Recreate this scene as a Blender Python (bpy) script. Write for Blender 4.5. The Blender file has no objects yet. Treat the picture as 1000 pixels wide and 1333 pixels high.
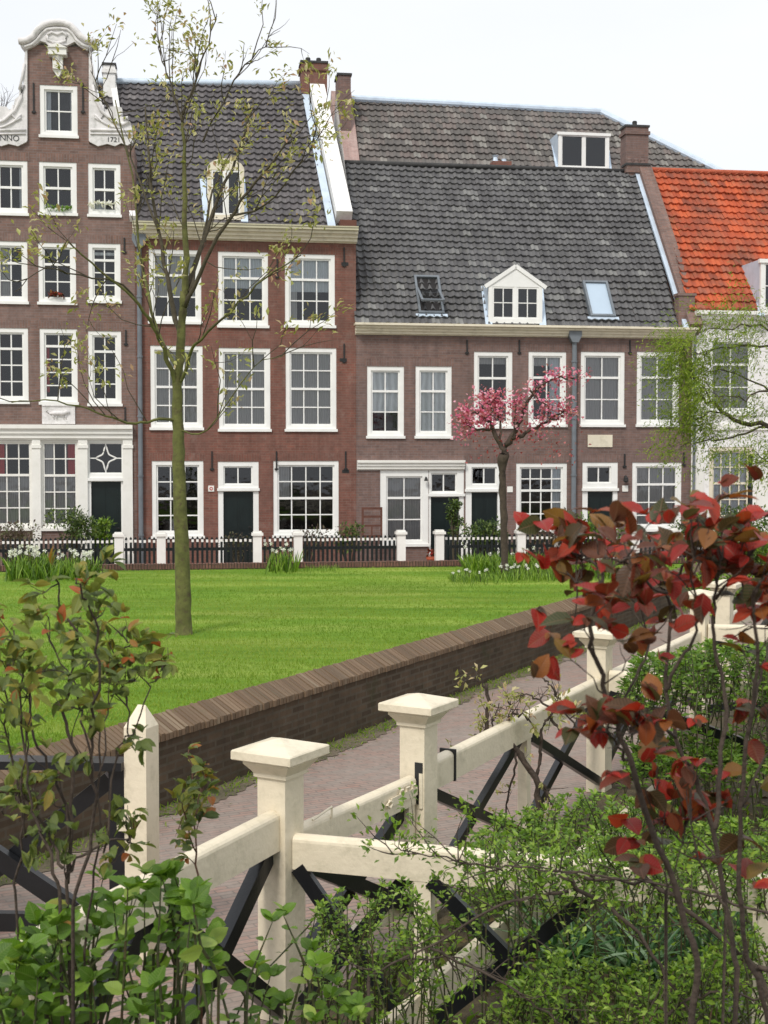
import bpy, math, random
import numpy as np
from mathutils import Vector, Matrix
random.seed(7); RNG = np.random.default_rng(7)
S = bpy.context.scene
COL = S.collection
R = math.radians
EYE = Vector((0, 0, 2.7)); FPX = 1700.0
PITCH = math.atan((666.5 - 600) / FPX)

# ------------------------------------------------------------------ camera, light
cd = bpy.data.cameras.new('camera'); cam = bpy.data.objects.new('camera', cd); COL.objects.link(cam)
cam.location = EYE; cam.rotation_euler = (math.pi / 2 - PITCH, 0, 0)
cd.sensor_fit = 'VERTICAL'; cd.sensor_height = 36; cd.lens = 36 * FPX / 1333
cd.clip_start = 0.1; cd.clip_end = 1500
cd.dof.use_dof = True; cd.dof.focus_distance = 11; cd.dof.aperture_fstop = 9
S.camera = cam
S.view_settings.view_transform = 'Standard'; S.view_settings.look = 'None'
S.view_settings.exposure = 0.62; S.view_settings.gamma = 1
w = bpy.data.worlds.new('World'); S.world = w; w.use_nodes = True
nt = w.node_tree; nt.nodes.clear()
SUN_EL, SUN_AZ = 48.0, 205.0    # azimuth clockwise from +Y : behind the camera, slightly left
sky = nt.nodes.new('ShaderNodeTexSky'); sky.sky_type = 'NISHITA'; sky.sun_disc = False
sky.sun_elevation = R(SUN_EL); sky.sun_rotation = R(SUN_AZ); sky.air_density = 1.0; sky.dust_density = 2.0
tc = nt.nodes.new('ShaderNodeTexCoord'); nz = nt.nodes.new('ShaderNodeTexNoise')
nz.inputs['Scale'].default_value = 2.2; nz.inputs['Detail'].default_value = 5
mp = nt.nodes.new('ShaderNodeMapping'); mp.inputs['Scale'].default_value = (1, 1, 3)
rp = nt.nodes.new('ShaderNodeValToRGB'); rp.color_ramp.elements[0].position = .30; rp.color_ramp.elements[1].position = .62
rp.color_ramp.elements[0].color = (.90, .90, .90, 1); rp.color_ramp.elements[1].color = (1, 1, 1, 1)
mx = nt.nodes.new('ShaderNodeMix'); mx.data_type = 'RGBA'
mx.inputs['B'].default_value = (6.55, 6.72, 6.98, 1)
bg = nt.nodes.new('ShaderNodeBackground'); bg.inputs['Strength'].default_value = 0.098
wo = nt.nodes.new('ShaderNodeOutputWorld')
L = nt.links.new
L(tc.outputs['Generated'], mp.inputs['Vector']); L(mp.outputs['Vector'], nz.inputs['Vector']); L(nz.outputs['Fac'], rp.inputs['Fac'])
L(rp.outputs['Color'], mx.inputs['Factor']); L(sky.outputs['Color'], mx.inputs['A']); L(mx.outputs['Result'], bg.inputs['Color'])
L(bg.outputs['Background'], wo.inputs['Surface'])
sl = bpy.data.lights.new('sun', 'SUN'); so = bpy.data.objects.new('sun', sl); COL.objects.link(so)
sl.energy = 1.5; sl.angle = R(11); sl.color = (1, .95, .88)
sd = Vector((math.sin(R(SUN_AZ)) * math.cos(R(SUN_EL)), math.cos(R(SUN_AZ)) * math.cos(R(SUN_EL)), math.sin(R(SUN_EL))))
so.rotation_euler = sd.to_track_quat('Z', 'Y').to_euler()

# ------------------------------------------------------------------ materials
def newmat(name):
    m = bpy.data.materials.new(name); m.use_nodes = True
    return m, m.node_tree, m.node_tree.nodes['Principled BSDF']
def N(nt, typ, **kw):
    n = nt.nodes.new('ShaderNode' + typ)
    for k, v in kw.items():
        if k in n.inputs.keys(): n.inputs[k].default_value = v
        else: setattr(n, k, v)
    return n
def c4(c): return (c[0], c[1], c[2], 1)
def mixrgb(nt, fac, a, b, mode='MIX'):
    m = nt.nodes.new('ShaderNodeMix'); m.data_type = 'RGBA'; m.blend_type = mode
    for sock, v in ((m.inputs['Factor'], fac), (m.inputs['A'], a), (m.inputs['B'], b)):
        if isinstance(v, (int, float)): sock.default_value = v
        elif isinstance(v, tuple): sock.default_value = c4(v)
        else: nt.links.new(v, sock)
    return m.outputs['Result']
def noise(nt, vec, scale, detail=4, rough=.55, out='Fac'):
    n = N(nt, 'TexNoise', Scale=scale, Detail=detail, Roughness=rough)
    if vec is not None: nt.links.new(vec, n.inputs['Vector'])
    return n.outputs[out]
def ramp(nt, fac, stops):
    r = nt.nodes.new('ShaderNodeValToRGB'); e = r.color_ramp.elements
    while len(e) < len(stops): e.new(.5)
    for i, (p, c) in enumerate(stops): e[i].position = p; e[i].color = c4(c)
    nt.links.new(fac, r.inputs['Fac']); return r.outputs['Color']
def bump(nt, b, h, strength=.4, dist=.02):
    n = N(nt, 'Bump', Strength=strength, Distance=dist); nt.links.new(h, n.inputs['Height']); nt.links.new(n.outputs['Normal'], b.inputs['Normal'])
def G(v): return (v, v, v)

def pbr(name, col, rough=.6, var=.2, scale=3, bmp=.15, bs=40, dirt=None, spec=.4, metal=0, dscale=1.2):
    m, nt, b = newmat(name)
    co = N(nt, 'TexCoord').outputs['Object']
    f = noise(nt, co, scale, 6)
    lo = tuple(x * (1 - var) for x in col); hi = tuple(min(1, x * (1 + var)) for x in col)
    c = ramp(nt, f, [(.3, lo), (.7, hi)])
    if dirt:
        d = ramp(nt, noise(nt, co, dscale * 4, 8, .7), [(.50, G(0)), (.72, G(1))])
        c = mixrgb(nt, d, c, dirt)
    nt.links.new(c, b.inputs['Base Color'])
    b.inputs['Roughness'].default_value = rough; b.inputs['Metallic'].default_value = metal
    b.inputs['Specular IOR Level'].default_value = spec
    if bmp: bump(nt, b, noise(nt, co, bs, 4), bmp, .01)
    return m

def brick(name, c1, c2, mortar, stain, bw=.22, rh=.066, ms=.008, rough=.9, stain_amt=.5, moss=None, streak=None, uvscale=1):
    m, nt, b = newmat(name)
    uv = N(nt, 'UVMap').outputs['UV']
    br = N(nt, 'TexBrick', Scale=1.0 * uvscale); br.inputs['Brick Width'].default_value = bw; br.inputs['Row Height'].default_value = rh
    br.inputs['Mortar Size'].default_value = ms; br.inputs['Mortar Smooth'].default_value = .3
    br.inputs['Color1'].default_value = c4(c1); br.inputs['Color2'].default_value = c4(c2); br.inputs['Mortar'].default_value = c4(mortar)
    nt.links.new(uv, br.inputs['Vector'])
    f = ramp(nt, noise(nt, uv, .9, 7, .62), [(.38, G(0)), (.66, G(1))])
    fm = N(nt, 'Math', operation='MULTIPLY'); nt.links.new(f, fm.inputs[0]); fm.inputs[1].default_value = stain_amt
    c = mixrgb(nt, fm.outputs[0], br.outputs['Color'], stain)
    mpv = N(nt, 'Mapping'); mpv.inputs['Scale'].default_value = (2.6, .22, 1); nt.links.new(uv, mpv.inputs['Vector'])
    c = mixrgb(nt, .45, c, ramp(nt, noise(nt, mpv.outputs[0], 1.3, 6, .65), [(.3, G(.30)), (.65, G(.62))]), 'OVERLAY')
    v = noise(nt, uv, 7, 5, .7)
    c = mixrgb(nt, .55, c, ramp(nt, v, [(.3, G(.35)), (.7, G(.66))]), 'OVERLAY')
    if moss:
        f2 = ramp(nt, noise(nt, uv, 1.7, 8, .75), [(.55, G(0)), (.70, G(.7))]); c = mixrgb(nt, f2, c, moss)
    nt.links.new(c, b.inputs['Base Color']); b.inputs['Roughness'].default_value = rough
    b.inputs['Specular IOR Level'].default_value = .2
    bump(nt, b, br.outputs['Fac'], -.35, .01)
    return m

def tile(name, stops, moss, moss_amt, rough=.75, grime=(.03, .03, .03), gr=.35):
    """uv = (column index, row index): one random tone per roof tile"""
    m, nt, b = newmat(name)
    uv = N(nt, 'UVMap').outputs['UV']
    fl = N(nt, 'VectorMath', operation='FLOOR'); nt.links.new(uv, fl.inputs[0])
    wn = N(nt, 'TexWhiteNoise', noise_dimensions='2D'); nt.links.new(fl.outputs[0], wn.inputs['Vector'])
    c = ramp(nt, wn.outputs['Value'], stops)
    g = ramp(nt, noise(nt, uv, .22, 6, .65), [(.42, G(0)), (.68, G(1))])
    gm = N(nt, 'Math', operation='MULTIPLY'); nt.links.new(g, gm.inputs[0]); gm.inputs[1].default_value = gr
    c = mixrgb(nt, gm.outputs[0], c, grime)
    f2 = ramp(nt, noise(nt, uv, 1.6, 8, .8), [(.52, G(0)), (.66, G(moss_amt))])
    f3 = ramp(nt, noise(nt, uv, .12, 3, .6), [(.40, G(0)), (.60, G(1))])
    mm = N(nt, 'Math', operation='MULTIPLY'); nt.links.new(f2, mm.inputs[0]); nt.links.new(f3, mm.inputs[1])
    c = mixrgb(nt, mm.outputs[0], c, moss)
    nt.links.new(c, b.inputs['Base Color']); b.inputs['Roughness'].default_value = rough
    bump(nt, b, noise(nt, uv, 9, 5), .25, .01)
    return m

def leafmat(name, stops, rough=.45, trans=.35, back=None, spec=.4, vein=0):
    """uv.x = random per leaf, uv.y = base to tip"""
    m, nt, b = newmat(name)
    sp = N(nt, 'SeparateXYZ'); nt.links.new(N(nt, 'UVMap', uv_map='UVMap').outputs['UV'], sp.inputs[0])
    c = ramp(nt, sp.outputs['X'], stops)
    co = N(nt, 'TexCoord').outputs['Object']
    c = mixrgb(nt, .6, c, ramp(nt, noise(nt, co, 25, 4), [(.3, G(.36)), (.7, G(.62))]), 'OVERLAY')
    if vein:
        uv2 = N(nt, 'UVMap', uv_map='Vein'); s2 = N(nt, 'SeparateXYZ'); nt.links.new(uv2.outputs['UV'], s2.inputs[0])
        def mth(op, a, b_=None):
            n = N(nt, 'Math', operation=op)
            for i, v in enumerate((a, b_)):
                if v is None: continue
                if isinstance(v, (int, float)): n.inputs[i].default_value = v
                else: nt.links.new(v, n.inputs[i])
            return n.outputs[0]
        sa = mth('ABSOLUTE', s2.outputs['X']); ph = mth('SUBTRACT', mth('MULTIPLY', s2.outputs['Y'], 30.), mth('MULTIPLY', sa, 7.))
        ln = mth('POWER', mth('ABSOLUTE', mth('COSINE', ph)), 8.); md = mth('SUBTRACT', 1., mth('MINIMUM', mth('MULTIPLY', sa, 9.), 1.)); vn = mth('MAXIMUM', mth('MULTIPLY', ln, .6), md)
        c = mixrgb(nt, mth('MULTIPLY', vn, vein), c, (.30, .16, .10) if 'red' in name else (.28, .36, .12))
        bump(nt, b, mth('SUBTRACT', 1., vn), .5, .002)
    nt.links.new(c, b.inputs['Base Color']); b.inputs['Roughness'].default_value = rough; b.inputs['Specular IOR Level'].default_value = spec
    tr = N(nt, 'BsdfTranslucent'); tc_ = mixrgb(nt, 1.0, c, (1.0, 1.0, .55), 'MULTIPLY')
    nt.links.new(tc_, tr.inputs['Color'])
    ms = N(nt, 'MixShader'); ms.inputs[0].default_value = trans
    nt.links.new(b.outputs[0], ms.inputs[1]); nt.links.new(tr.outputs[0], ms.inputs[2])
    nt.links.new(ms.outputs[0], nt.nodes['Material Output'].inputs['Surface'])
    return m

def glassmat(name, refl=.10, tint=(.75, .8, .85)):
    m, nt, b = newmat(name); nt.nodes.remove(b)
    t = N(nt, 'BsdfTransparent'); t.inputs[0].default_value = c4(tint)
    g = N(nt, 'BsdfGlossy', Roughness=.03); g.inputs['Color'].default_value = (.95, .97, 1, 1)
    fr = N(nt, 'LayerWeight', Blend=.35); ad = N(nt, 'Math', operation='ADD'); nt.links.new(fr.outputs['Fresnel'], ad.inputs[0]); ad.inputs[1].default_value = refl - .04
    co = N(nt, 'TexCoord').outputs['Object']
    bp = N(nt, 'Bump', Strength=.08, Distance=.05); nt.links.new(noise(nt, co, 2.5, 2), bp.inputs['Height']); nt.links.new(bp.outputs['Normal'], g.inputs['Normal'])
    ms = N(nt, 'MixShader'); nt.links.new(ad.outputs[0], ms.inputs[0]); nt.links.new(t.outputs[0], ms.inputs[1]); nt.links.new(g.outputs[0], ms.inputs[2])
    nt.links.new(ms.outputs[0], nt.nodes['Material Output'].inputs['Surface'])
    return m

def curtainmat(name, col, freq=45):
    m, nt, b = newmat(name)
    uv = N(nt, 'UVMap').outputs['UV']
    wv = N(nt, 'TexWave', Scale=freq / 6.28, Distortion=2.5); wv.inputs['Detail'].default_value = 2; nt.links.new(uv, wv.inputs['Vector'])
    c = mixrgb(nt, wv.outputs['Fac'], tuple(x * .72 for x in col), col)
    nt.links.new(c, b.inputs['Base Color']); b.inputs['Roughness'].default_value = .95
    return m

M = {}
M['brick_purple'] = brick('purple_brown_brick', (.225, .132, .105), (.155, .100, .084), (.20, .165, .15), (.22, .165, .15))
M['brick_red'] = brick('red_brown_brick', (.225, .092, .068), (.16, .072, .056), (.19, .125, .10), (.165, .092, .075), stain_amt=.8, moss=(.24, .175, .15))
M['brick_brown'] = brick('brown_brick', (.205, .124, .102), (.148, .096, .083), (.18, .15, .14), (.185, .135, .125))
M['brick_pale'] = brick('pale_pink_brick', (.38, .24, .21), (.30, .19, .17), (.36, .3, .27), (.42, .33, .30))
M['brick_dark'] = brick('dark_wall_brick', (.120, .084, .055), (.070, .050, .034), (.11, .092, .068), (.055, .042, .028), ms=.013, stain_amt=.6, moss=(.045, .05, .022))
M['brick_cope_unused'] = brick('coping_brick', (.20, .118, .07), (.13, .075, .046), (.05, .037, .026), (.12, .085, .058), bw=.42, rh=.062, ms=.008, stain_amt=.4, moss=(.11, .10, .055))
M['brick_kerb'] = brick('kerb_brick', (.22, .11, .085), (.16, .08, .065), (.09, .065, .05), (.14, .095, .08))
M['white'] = pbr('white_paint', (.80, .79, .74), .45, .05, 2, .08, 30, dirt=(.74, .73, .67))
M['whitewin'] = pbr('white_window_paint', (.82, .82, .79), .4, .05, 3, .05)
M['cream'] = pbr('cream_paint', (.72, .66, .52), .4, .05, 3, .06, 25, dirt=(.55, .50, .38))
M['fencecream'] = pbr('cream_fence_paint', (.75, .665, .505), .42, .05, 2.5, .35, 26, dirt=(.58, .52, .38), dscale=2.2)
M['fencetop'] = M['fencecream']
M['stone'] = pbr('pale_sandstone', (.72, .70, .69), .8, .12, 6, .5, 30, dirt=(.45, .45, .42))
M['plaster'] = pbr('white_plaster', (.80, .79, .77), .8, .06, 1.5, .2, 30, dirt=(.6, .58, .54))
M['zinc'] = pbr('weathered_zinc', (.55, .64, .74), .45, .12, 3, .05, 20, spec=.5, metal=.15)
M['pipe'] = pbr('grey_zinc_pipe', (.16, .18, .20), .5, .15, 4, .05)
M['olive'] = pbr('olive_cornice_paint', (.50, .47, .33), .5, .06, 3, .05)
M['black'] = pbr('black_green_paint', (.010, .014, .014), .28, .2, 3, .04, spec=.5)
M['blacktar'] = pbr('black_stained_wood', (.009, .010, .012), .30, .25, 6, .12, 60, spec=.5)
M['door'] = pbr('dark_green_door', (.006, .012, .012), .35, .2, 3, .03)
M['iron'] = pbr('black_iron', (.02, .02, .02), .6, .2, 5, .1)
M['room_shade'] = pbr('painted_room_shade', (.022, .020, .020), .9, .3, 1, 0)  # near-black colour carries the shade of unlit rooms
M['timber'] = pbr('weathered_red_timber', (.12, .05, .035), .8, .2, 5, .2)
M['terracotta'] = pbr('terracotta', (.42, .10, .05), .8, .2, 6, .1)
M['darkcap'] = pbr('dark_cap_stone', (.045, .045, .045), .8, .3, 6, .2)
M['glass'] = glassmat('window_glass', .055, (.88, .9, .92))
M['glassroof'] = glassmat('skylight_glass', .35)
M['net'] = curtainmat('grey_net_curtain', (.52, .50, .49))
M['blind'] = curtainmat('white_blind', (.93, .94, .95), 12)
M['drape'] = curtainmat('white_drape', (.74, .77, .80))
M['redcurtain'] = curtainmat('red_curtain', (.60, .03, .03))
M['bark'] = pbr('green_grey_bark', (.115, .120, .034), .85, .35, 9, .8, 35, dirt=(.07, .045, .03), dscale=3)
M['twig'] = pbr('dark_twig_bark', (.070, .058, .036), .85, .3, 20, .5, 60)
M['barkdark'] = pbr('dark_brown_bark', (.065, .048, .036), .9, .35, 14, .9, 50)
M['rosestem'] = pbr('green_rose_stem', (.055, .065, .022), .6, .4, 25, .3, 80, dirt=(.09, .03, .02), dscale=5)
M['stemred'] = pbr('reddish_stem', (.10, .045, .025), .6, .35, 25, .3, 80)
M['tile_grey'] = tile('grey_pantiles', [(0, (.092, .083, .086)), (.5, (.114, .104, .107)), (.93, (.14, .128, .13)), (1, (.20, .185, .18))], (.12, .12, .09), .55)
M['tile_dark'] = tile('dark_grey_pantiles', [(0, (.088, .086, .088)), (.5, (.116, .114, .117)), (.93, (.15, .148, .148)), (1, (.24, .24, .23))], (.13, .13, .105), .75)
M['tile_old'] = tile('brown_grey_old_pantiles', [(0, (.11, .10, .092)), (.45, (.145, .132, .122)), (.8, (.17, .138, .125)), (1, (.26, .25, .225))], (.17, .165, .13), .7)
M['tile_orange'] = tile('orange_clay_pantiles', [(0, (.26, .050, .020)), (.35, (.42, .072, .022)), (.8, (.54, .105, .032)), (1, (.33, .10, .055))], (.16, .13, .05), .8, grime=(.13, .055, .038), gr=.8)
M['grassblade'] = leafmat('grass_blades', [(0, (.13, .25, .020)), (.5, (.23, .34, .034)), (1, (.37, .43, .09))], .5, .5, spec=.2)
M['leaf_green'] = leafmat('bright_green_leaves', [(0, (.065, .145, .012)), (.5, (.125, .255, .020)), (.85, (.21, .37, .035)), (1, (.36, .47, .10))], .42, .42, vein=.4)
M['leaf_small'] = leafmat('small_green_leaves', [(0, (.065, .135, .012)), (.5, (.145, .265, .022)), (.85, (.25, .39, .038)), (1, (.38, .50, .11))], .42, .42)
M['leaf_olive'] = leafmat('olive_rose_leaves', [(0, (.085, .13, .040)), (.42, (.16, .21, .055)), (.74, (.30, .32, .06)), (.88, (.36, .23, .05)), (1, (.42, .10, .03))], .42, .42, vein=.35)
M['leaf_red'] = leafmat('bronze_red_leaves', [(0, (.055, .080, .030)), (.20, (.085, .050, .026)), (.40, (.15, .035, .018)), (.56, (.34, .016, .014)), (.76, (.46, .030, .018)), (.90, (.33, .085, .018)), (1, (.20, .15, .035))], .4, .38, spec=.35, vein=.45)
M['leaf_bud'] = leafmat('budding_leaves', [(0, (.24, .26, .06)), (.5, (.42, .43, .14)), (.8, (.58, .52, .30)), (1, (.46, .27, .17))], .5, .4)
M['leaf_willow'] = leafmat('yellow_green_fine_leaves', [(0, (.12, .20, .015)), (.6, (.25, .36, .03)), (1, (.38, .46, .07))], .5, .45)
M['blossom'] = leafmat('pink_blossom', [(0, (.50, .09, .18)), (.5, (.72, .22, .36)), (1, (.90, .55, .64))], .6, .4, spec=.1)
M['blossom_old'] = leafmat('faded_red_blossom', [(0, (.26, .045, .05)), (.5, (.42, .10, .11)), (1, (.58, .24, .24))], .6, .4, spec=.1)
M['bush'] = leafmat('garden_bush_leaves', [(0, (.030, .065, .015)), (.6, (.085, .14, .028)), (1, (.20, .26, .06))], .5, .3)
M['bushbrown'] = leafmat('brownish_bush_leaves', [(0, (.07, .045, .035)), (.5, (.12, .085, .06)), (1, (.13, .16, .06))], .6, .3)
M['strap'] = leafmat('bluish_strap_leaves', [(0, (.035, .10, .03)), (.6, (.08, .17, .06)), (1, (.22, .32, .19))], .4, .25)
M['petal'] = leafmat('white_petals', [(0, (.80, .82, .76)), (1, (.92, .92, .88))], .6, .3)
M['litter'] = leafmat('dry_leaf_litter', [(0, (.05, .035, .02)), (.6, (.14, .09, .045)), (1, (.26, .20, .10))], .8, .1)

def groundmat(name, c1, c2, c3, sc=1.5):
    m, nt, b = newmat(name); co = N(nt, 'TexCoord').outputs['Object']
    c = ramp(nt, noise(nt, co, sc, 8, .7), [(.3, c1), (.5, c2), (.7, c3)])
    c = mixrgb(nt, .5, c, ramp(nt, noise(nt, co, sc * 18, 5, .7), [(.3, G(.3)), (.7, G(.7))]), 'OVERLAY')
    nt.links.new(c, b.inputs['Base Color']); b.inputs['Roughness'].default_value = .95
    bump(nt, b, noise(nt, co, sc * 14, 6, .7), .8, .03); return m
M['brick_cope'] = tile('brick_on_edge_coping', [(0, (.115, .074, .042)), (.5, (.165, .105, .060)), (.9, (.205, .135, .080)), (1, (.25, .19, .125))], (.10, .10, .05), .6, grime=(.12, .088, .055), gr=.6)
M['rock'] = groundmat('rock', (.12, .115, .10), (.17, .16, .14), (.22, .21, .19), 9)
M['ground'] = groundmat('earth', (.11, .085, .06), (.16, .13, .10), (.20, .17, .13), .6)
M['soil'] = groundmat('garden_soil', (.035, .03, .018), (.075, .058, .032), (.14, .11, .05), 2.2)
M['verge'] = groundmat('mossy_dirt', (.05, .065, .02), (.16, .13, .085), (.21, .165, .12), 3)
# lawn: mottled, mown streaks
m, nt_, b = newmat('lawn_turf'); co = N(nt_, 'TexCoord').outputs['Object']
mpn = N(nt_, 'Mapping'); mpn.inputs['Scale'].default_value = (.35, 1.5, 1); mpn.inputs['Rotation'].default_value = (0, 0, R(-8)); nt_.links.new(co, mpn.inputs['Vector'])
c = ramp(nt_, noise(nt_, mpn.outputs[0], 1.1, 7, .6), [(.30, (.10, .215, .020)), (.48, (.17, .29, .030)), (.66, (.29, .37, .07))])
c = mixrgb(nt_, .5, c, ramp(nt_, noise(nt_, mpn.outputs[0], .45, 4, .6), [(.35, G(.36)), (.65, G(.60))]), 'OVERLAY')
c = mixrgb(nt_, .45, c, ramp(nt_, noise(nt_, co, 14, 6, .75), [(.3, G(.3)), (.7, G(.7))]), 'OVERLAY')
nt_.links.new(c, b.inputs['Base Color']); b.inputs['Roughness'].default_value = .9; b.inputs['Specular IOR Level'].default_value = .15
bump(nt_, b, noise(nt_, co, 30, 6, .7), .9, .03); M['lawn'] = m
# clinker paving
m, nt_, b = newmat('clinker_paving'); co = N(nt_, 'TexCoord').outputs['Object']
mpn = N(nt_, 'Mapping'); mpn.inputs['Rotation'].default_value = (0, 0, R(-27.5)); nt_.links.new(co, mpn.inputs['Vector'])
br = N(nt_, 'TexBrick', Scale=1.0); br.inputs['Brick Width'].default_value = .2; br.inputs['Row Height'].default_value = .055
br.inputs['Mortar Size'].default_value = .006; br.inputs['Color1'].default_value = (.31, .190, .150, 1); br.inputs['Color2'].default_value = (.25, .205, .172, 1); br.inputs['Mortar'].default_value = (.15, .12, .10, 1)
nt_.links.new(mpn.outputs[0], br.inputs['Vector'])
c = mixrgb(nt_, ramp(nt_, noise(nt_, co, 1.1, 8, .7), [(.38, G(0)), (.66, G(.8))]), br.outputs['Color'], (.27, .228, .195))
c = mixrgb(nt_, .6, c, ramp(nt_, noise(nt_, co, 9, 6, .7), [(.3, G(.36)), (.7, G(.66))]), 'OVERLAY')
nt_.links.new(c, b.inputs['Base Color']); b.inputs['Roughness'].default_value = .8; bump(nt_, b, br.outputs['Fac'], -.4, .008); M['paving'] = m

# ------------------------------------------------------------------ geometry helpers
def ray(px, py):
    a = (px - 500) / FPX; b_ = (666.5 - py) / FPX
    return Vector((a, math.cos(PITCH) + b_ * math.sin(PITCH), -math.sin(PITCH) + b_ * math.cos(PITCH)))
def atY(px, py, Y): d = ray(px, py); return EYE + d * (Y / d.y)
def atZ(px, py, z): d = ray(px, py); return EYE + d * ((z - EYE.z) / d.z)

class Frame:
    def __init__(s, O, U, V):
        s.O = Vector(O); s.U = Vector(U).normalized(); s.V = Vector(V).normalized(); s.N = s.U.cross(s.V).normalized()
    def p(s, u, v, n=0): return s.O + s.U * u + s.V * v + s.N * n
    def hit(s, px, py, n=0):
        d = ray(px, py); o = s.O + s.N * n
        t = (o - EYE).dot(s.N) / d.dot(s.N); q = EYE + d * t - s.O
        return q.dot(s.U), q.dot(s.V)
    def rect(s, x0, y0, x1, y1, n=0):
        xm, ym = (x0 + x1) / 2, (y0 + y1) / 2
        return s.hit(x0, ym, n)[0], s.hit(xm, y1, n)[1], s.hit(x1, ym, n)[0], s.hit(xm, y0, n)[1]
W = Frame((0, 0, 0), (1, 0, 0), (0, 1, 0))      # world: u=X v=Y n=Z

class MB:
    def __init__(s, fr=W): s.v = []; s.f = []; s.uv = []; s.mi = []; s.fr = fr; s.cur = 0
    def face(s, pts, uvs=None):
        i = len(s.v); s.v += [tuple(p) for p in pts]; s.f.append(tuple(range(i, i + len(pts))))
        s.uv += [tuple(q) for q in (uvs or [(0, 0)] * len(pts))]; s.mi.append(s.cur)
    def quad(s, u0, v0, u1, v1, n, swap=False):
        P = [(u0, v0), (u1, v0), (u1, v1), (u0, v1)]
        s.face([s.fr.p(a, b, n) for a, b in P], [(b, a) for a, b in P] if swap else P)
    def box(s, u0, v0, n0, u1, v1, n1, fr=None, swap=False):
        fr = fr or s.fr
        c = [fr.p(u, v, n) for n in (n0, n1) for v in (v0, v1) for u in (u0, u1)]
        q = lambda a, b, c_, d, uvs: s.face([c[a], c[b], c[c_], c[d]], [(y, x) for x, y in uvs] if swap else uvs)
        q(4, 5, 7, 6, [(u0, v0), (u1, v0), (u1, v1), (u0, v1)]); q(1, 0, 2, 3, [(u1, v0), (u0, v0), (u0, v1), (u1, v1)])
        q(0, 4, 6, 2, [(n0, v0), (n1, v0), (n1, v1), (n0, v1)]); q(5, 1, 3, 7, [(n1, v0), (n0, v0), (n0, v1), (n1, v1)])
        q(6, 7, 3, 2, [(u0, n1), (u1, n1), (u1, n0), (u0, n0)]); q(0, 1, 5, 4, [(u0, n0), (u1, n0), (u1, n1), (u0, n1)])
    def prism(s, poly, n0, n1, fr=None):
        fr = fr or s.fr; k = len(poly)
        s.face([fr.p(a, b, n1) for a, b in poly], poly); s.face([fr.p(a, b, n0) for a, b in reversed(poly)], list(reversed(poly)))
        for i in range(k):
            a, b = poly[i], poly[(i + 1) % k]
            s.face([fr.p(*a, n0), fr.p(*b, n0), fr.p(*b, n1), fr.p(*a, n1)], [(a[0], n0), (b[0], n0), (b[0], n1), (a[0], n1)])
    def beam(s, a, b, w_, h, up=(0, 0, 1)):
        a = Vector(a); b = Vector(b); d = (b - a); l = d.length; d.normalize()
        x = d.cross(Vector(up)).normalized(); y = x.cross(d)
        s.box(-w_ / 2, -h / 2, 0, w_ / 2, h / 2, l, fr=_F(a, x, y, d))
    def rail(s, a, b, w_, h):
        """rounded-top rail; a, b = middle of its top edge"""
        a = Vector(a); b = Vector(b); d = (b - a); l = d.length; d.normalize()
        x = d.cross(Vector((0, 0, 1))).normalized(); y = x.cross(d)
        pf = [(-w_ / 2, -h), (w_ / 2, -h)]
        for i in range(9):
            t = math.pi * i / 8; pf.append((w_ / 2 * math.cos(t), -w_ * .38 + w_ * .38 * math.sin(t)))
        s.prism(pf, 0, l, _F(a, x, y, d))
    def tube(s, pts, rad, sides=8, cap=True):
        pts = [Vector(p) for p in pts]; rings = []
        ref = Vector((.13, .31, .94)); 
        for i, p in enumerate(pts):
            d = (pts[min(i + 1, len(pts) - 1)] - pts[max(i - 1, 0)]).normalized()
            x = d.cross(ref if abs(d.dot(ref)) < .95 else Vector((1, 0, 0))).normalized(); y = d.cross(x)
            r = rad[i] if isinstance(rad, (list, tuple)) else rad; base = len(s.v)
            for k in range(sides):
                t = 2 * math.pi * k / sides; s.v.append(tuple(p + x * (r * math.cos(t)) + y * (r * math.sin(t))))
            rings.append(base)
        for i in range(len(rings) - 1):
            for k in range(sides):
                a, b = rings[i] + k, rings[i] + (k + 1) % sides; c, d_ = rings[i + 1] + (k + 1) % sides, rings[i + 1] + k
                s.f.append((a, b, c, d_)); s.uv += [(k / sides, i), ((k + 1) / sides, i), ((k + 1) / sides, i + 1), (k / sides, i + 1)]; s.mi.append(s.cur)
        if cap:
            for r0, rev in ((rings[0], True), (rings[-1], False)):
                ix = [r0 + k for k in range(sides)]
                s.f.append(tuple(reversed(ix)) if rev else tuple(ix)); s.uv += [(0, 0)] * sides; s.mi.append(s.cur)
    def lathe(s, c, prof, sides=14):
        c = Vector(c); s.tube([c + Vector((0, 0, z)) for r, z in prof], [r for r, z in prof], sides)
    def build(s, name, mat, parent=None, smooth=False, mats=None):
        me = bpy.data.meshes.new(name); off = np.array(parent_origin(parent))
        v = np.array(s.v, dtype=float) - off
        me.from_pydata(v.tolist(), [], s.f)
        ul = me.uv_layers.new(name='UVMap'); ul.data.foreach_set('uv', np.array(s.uv, dtype=np.float32).ravel())
        for mm in (mats or [mat]): me.materials.append(M[mm] if isinstance(mm, str) else mm)
        if mats: me.polygons.foreach_set('material_index', s.mi)
        if smooth: me.polygons.foreach_set('use_smooth', [True] * len(me.polygons))
        me.update()
        return link(name, me, parent)
def _F(O, x, y, d):
    f = Frame.__new__(Frame); f.O = Vector(O); f.U = x; f.V = y; f.N = d; return f
def parent_origin(p):
    o = Vector((0, 0, 0))
    while p is not None: o = o + p.location; p = p.parent
    return o
def link(name, data, parent):
    o = bpy.data.objects.new(name, data); COL.objects.link(o)
    if parent is not None: o.parent = parent
    return o
def tag(o, label=None, cat=None, group=None, kind=None):
    if label: o['label'] = label
    if cat: o['category'] = cat
    if group: o['group'] = group
    if kind: o['kind'] = kind
    return o
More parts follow.
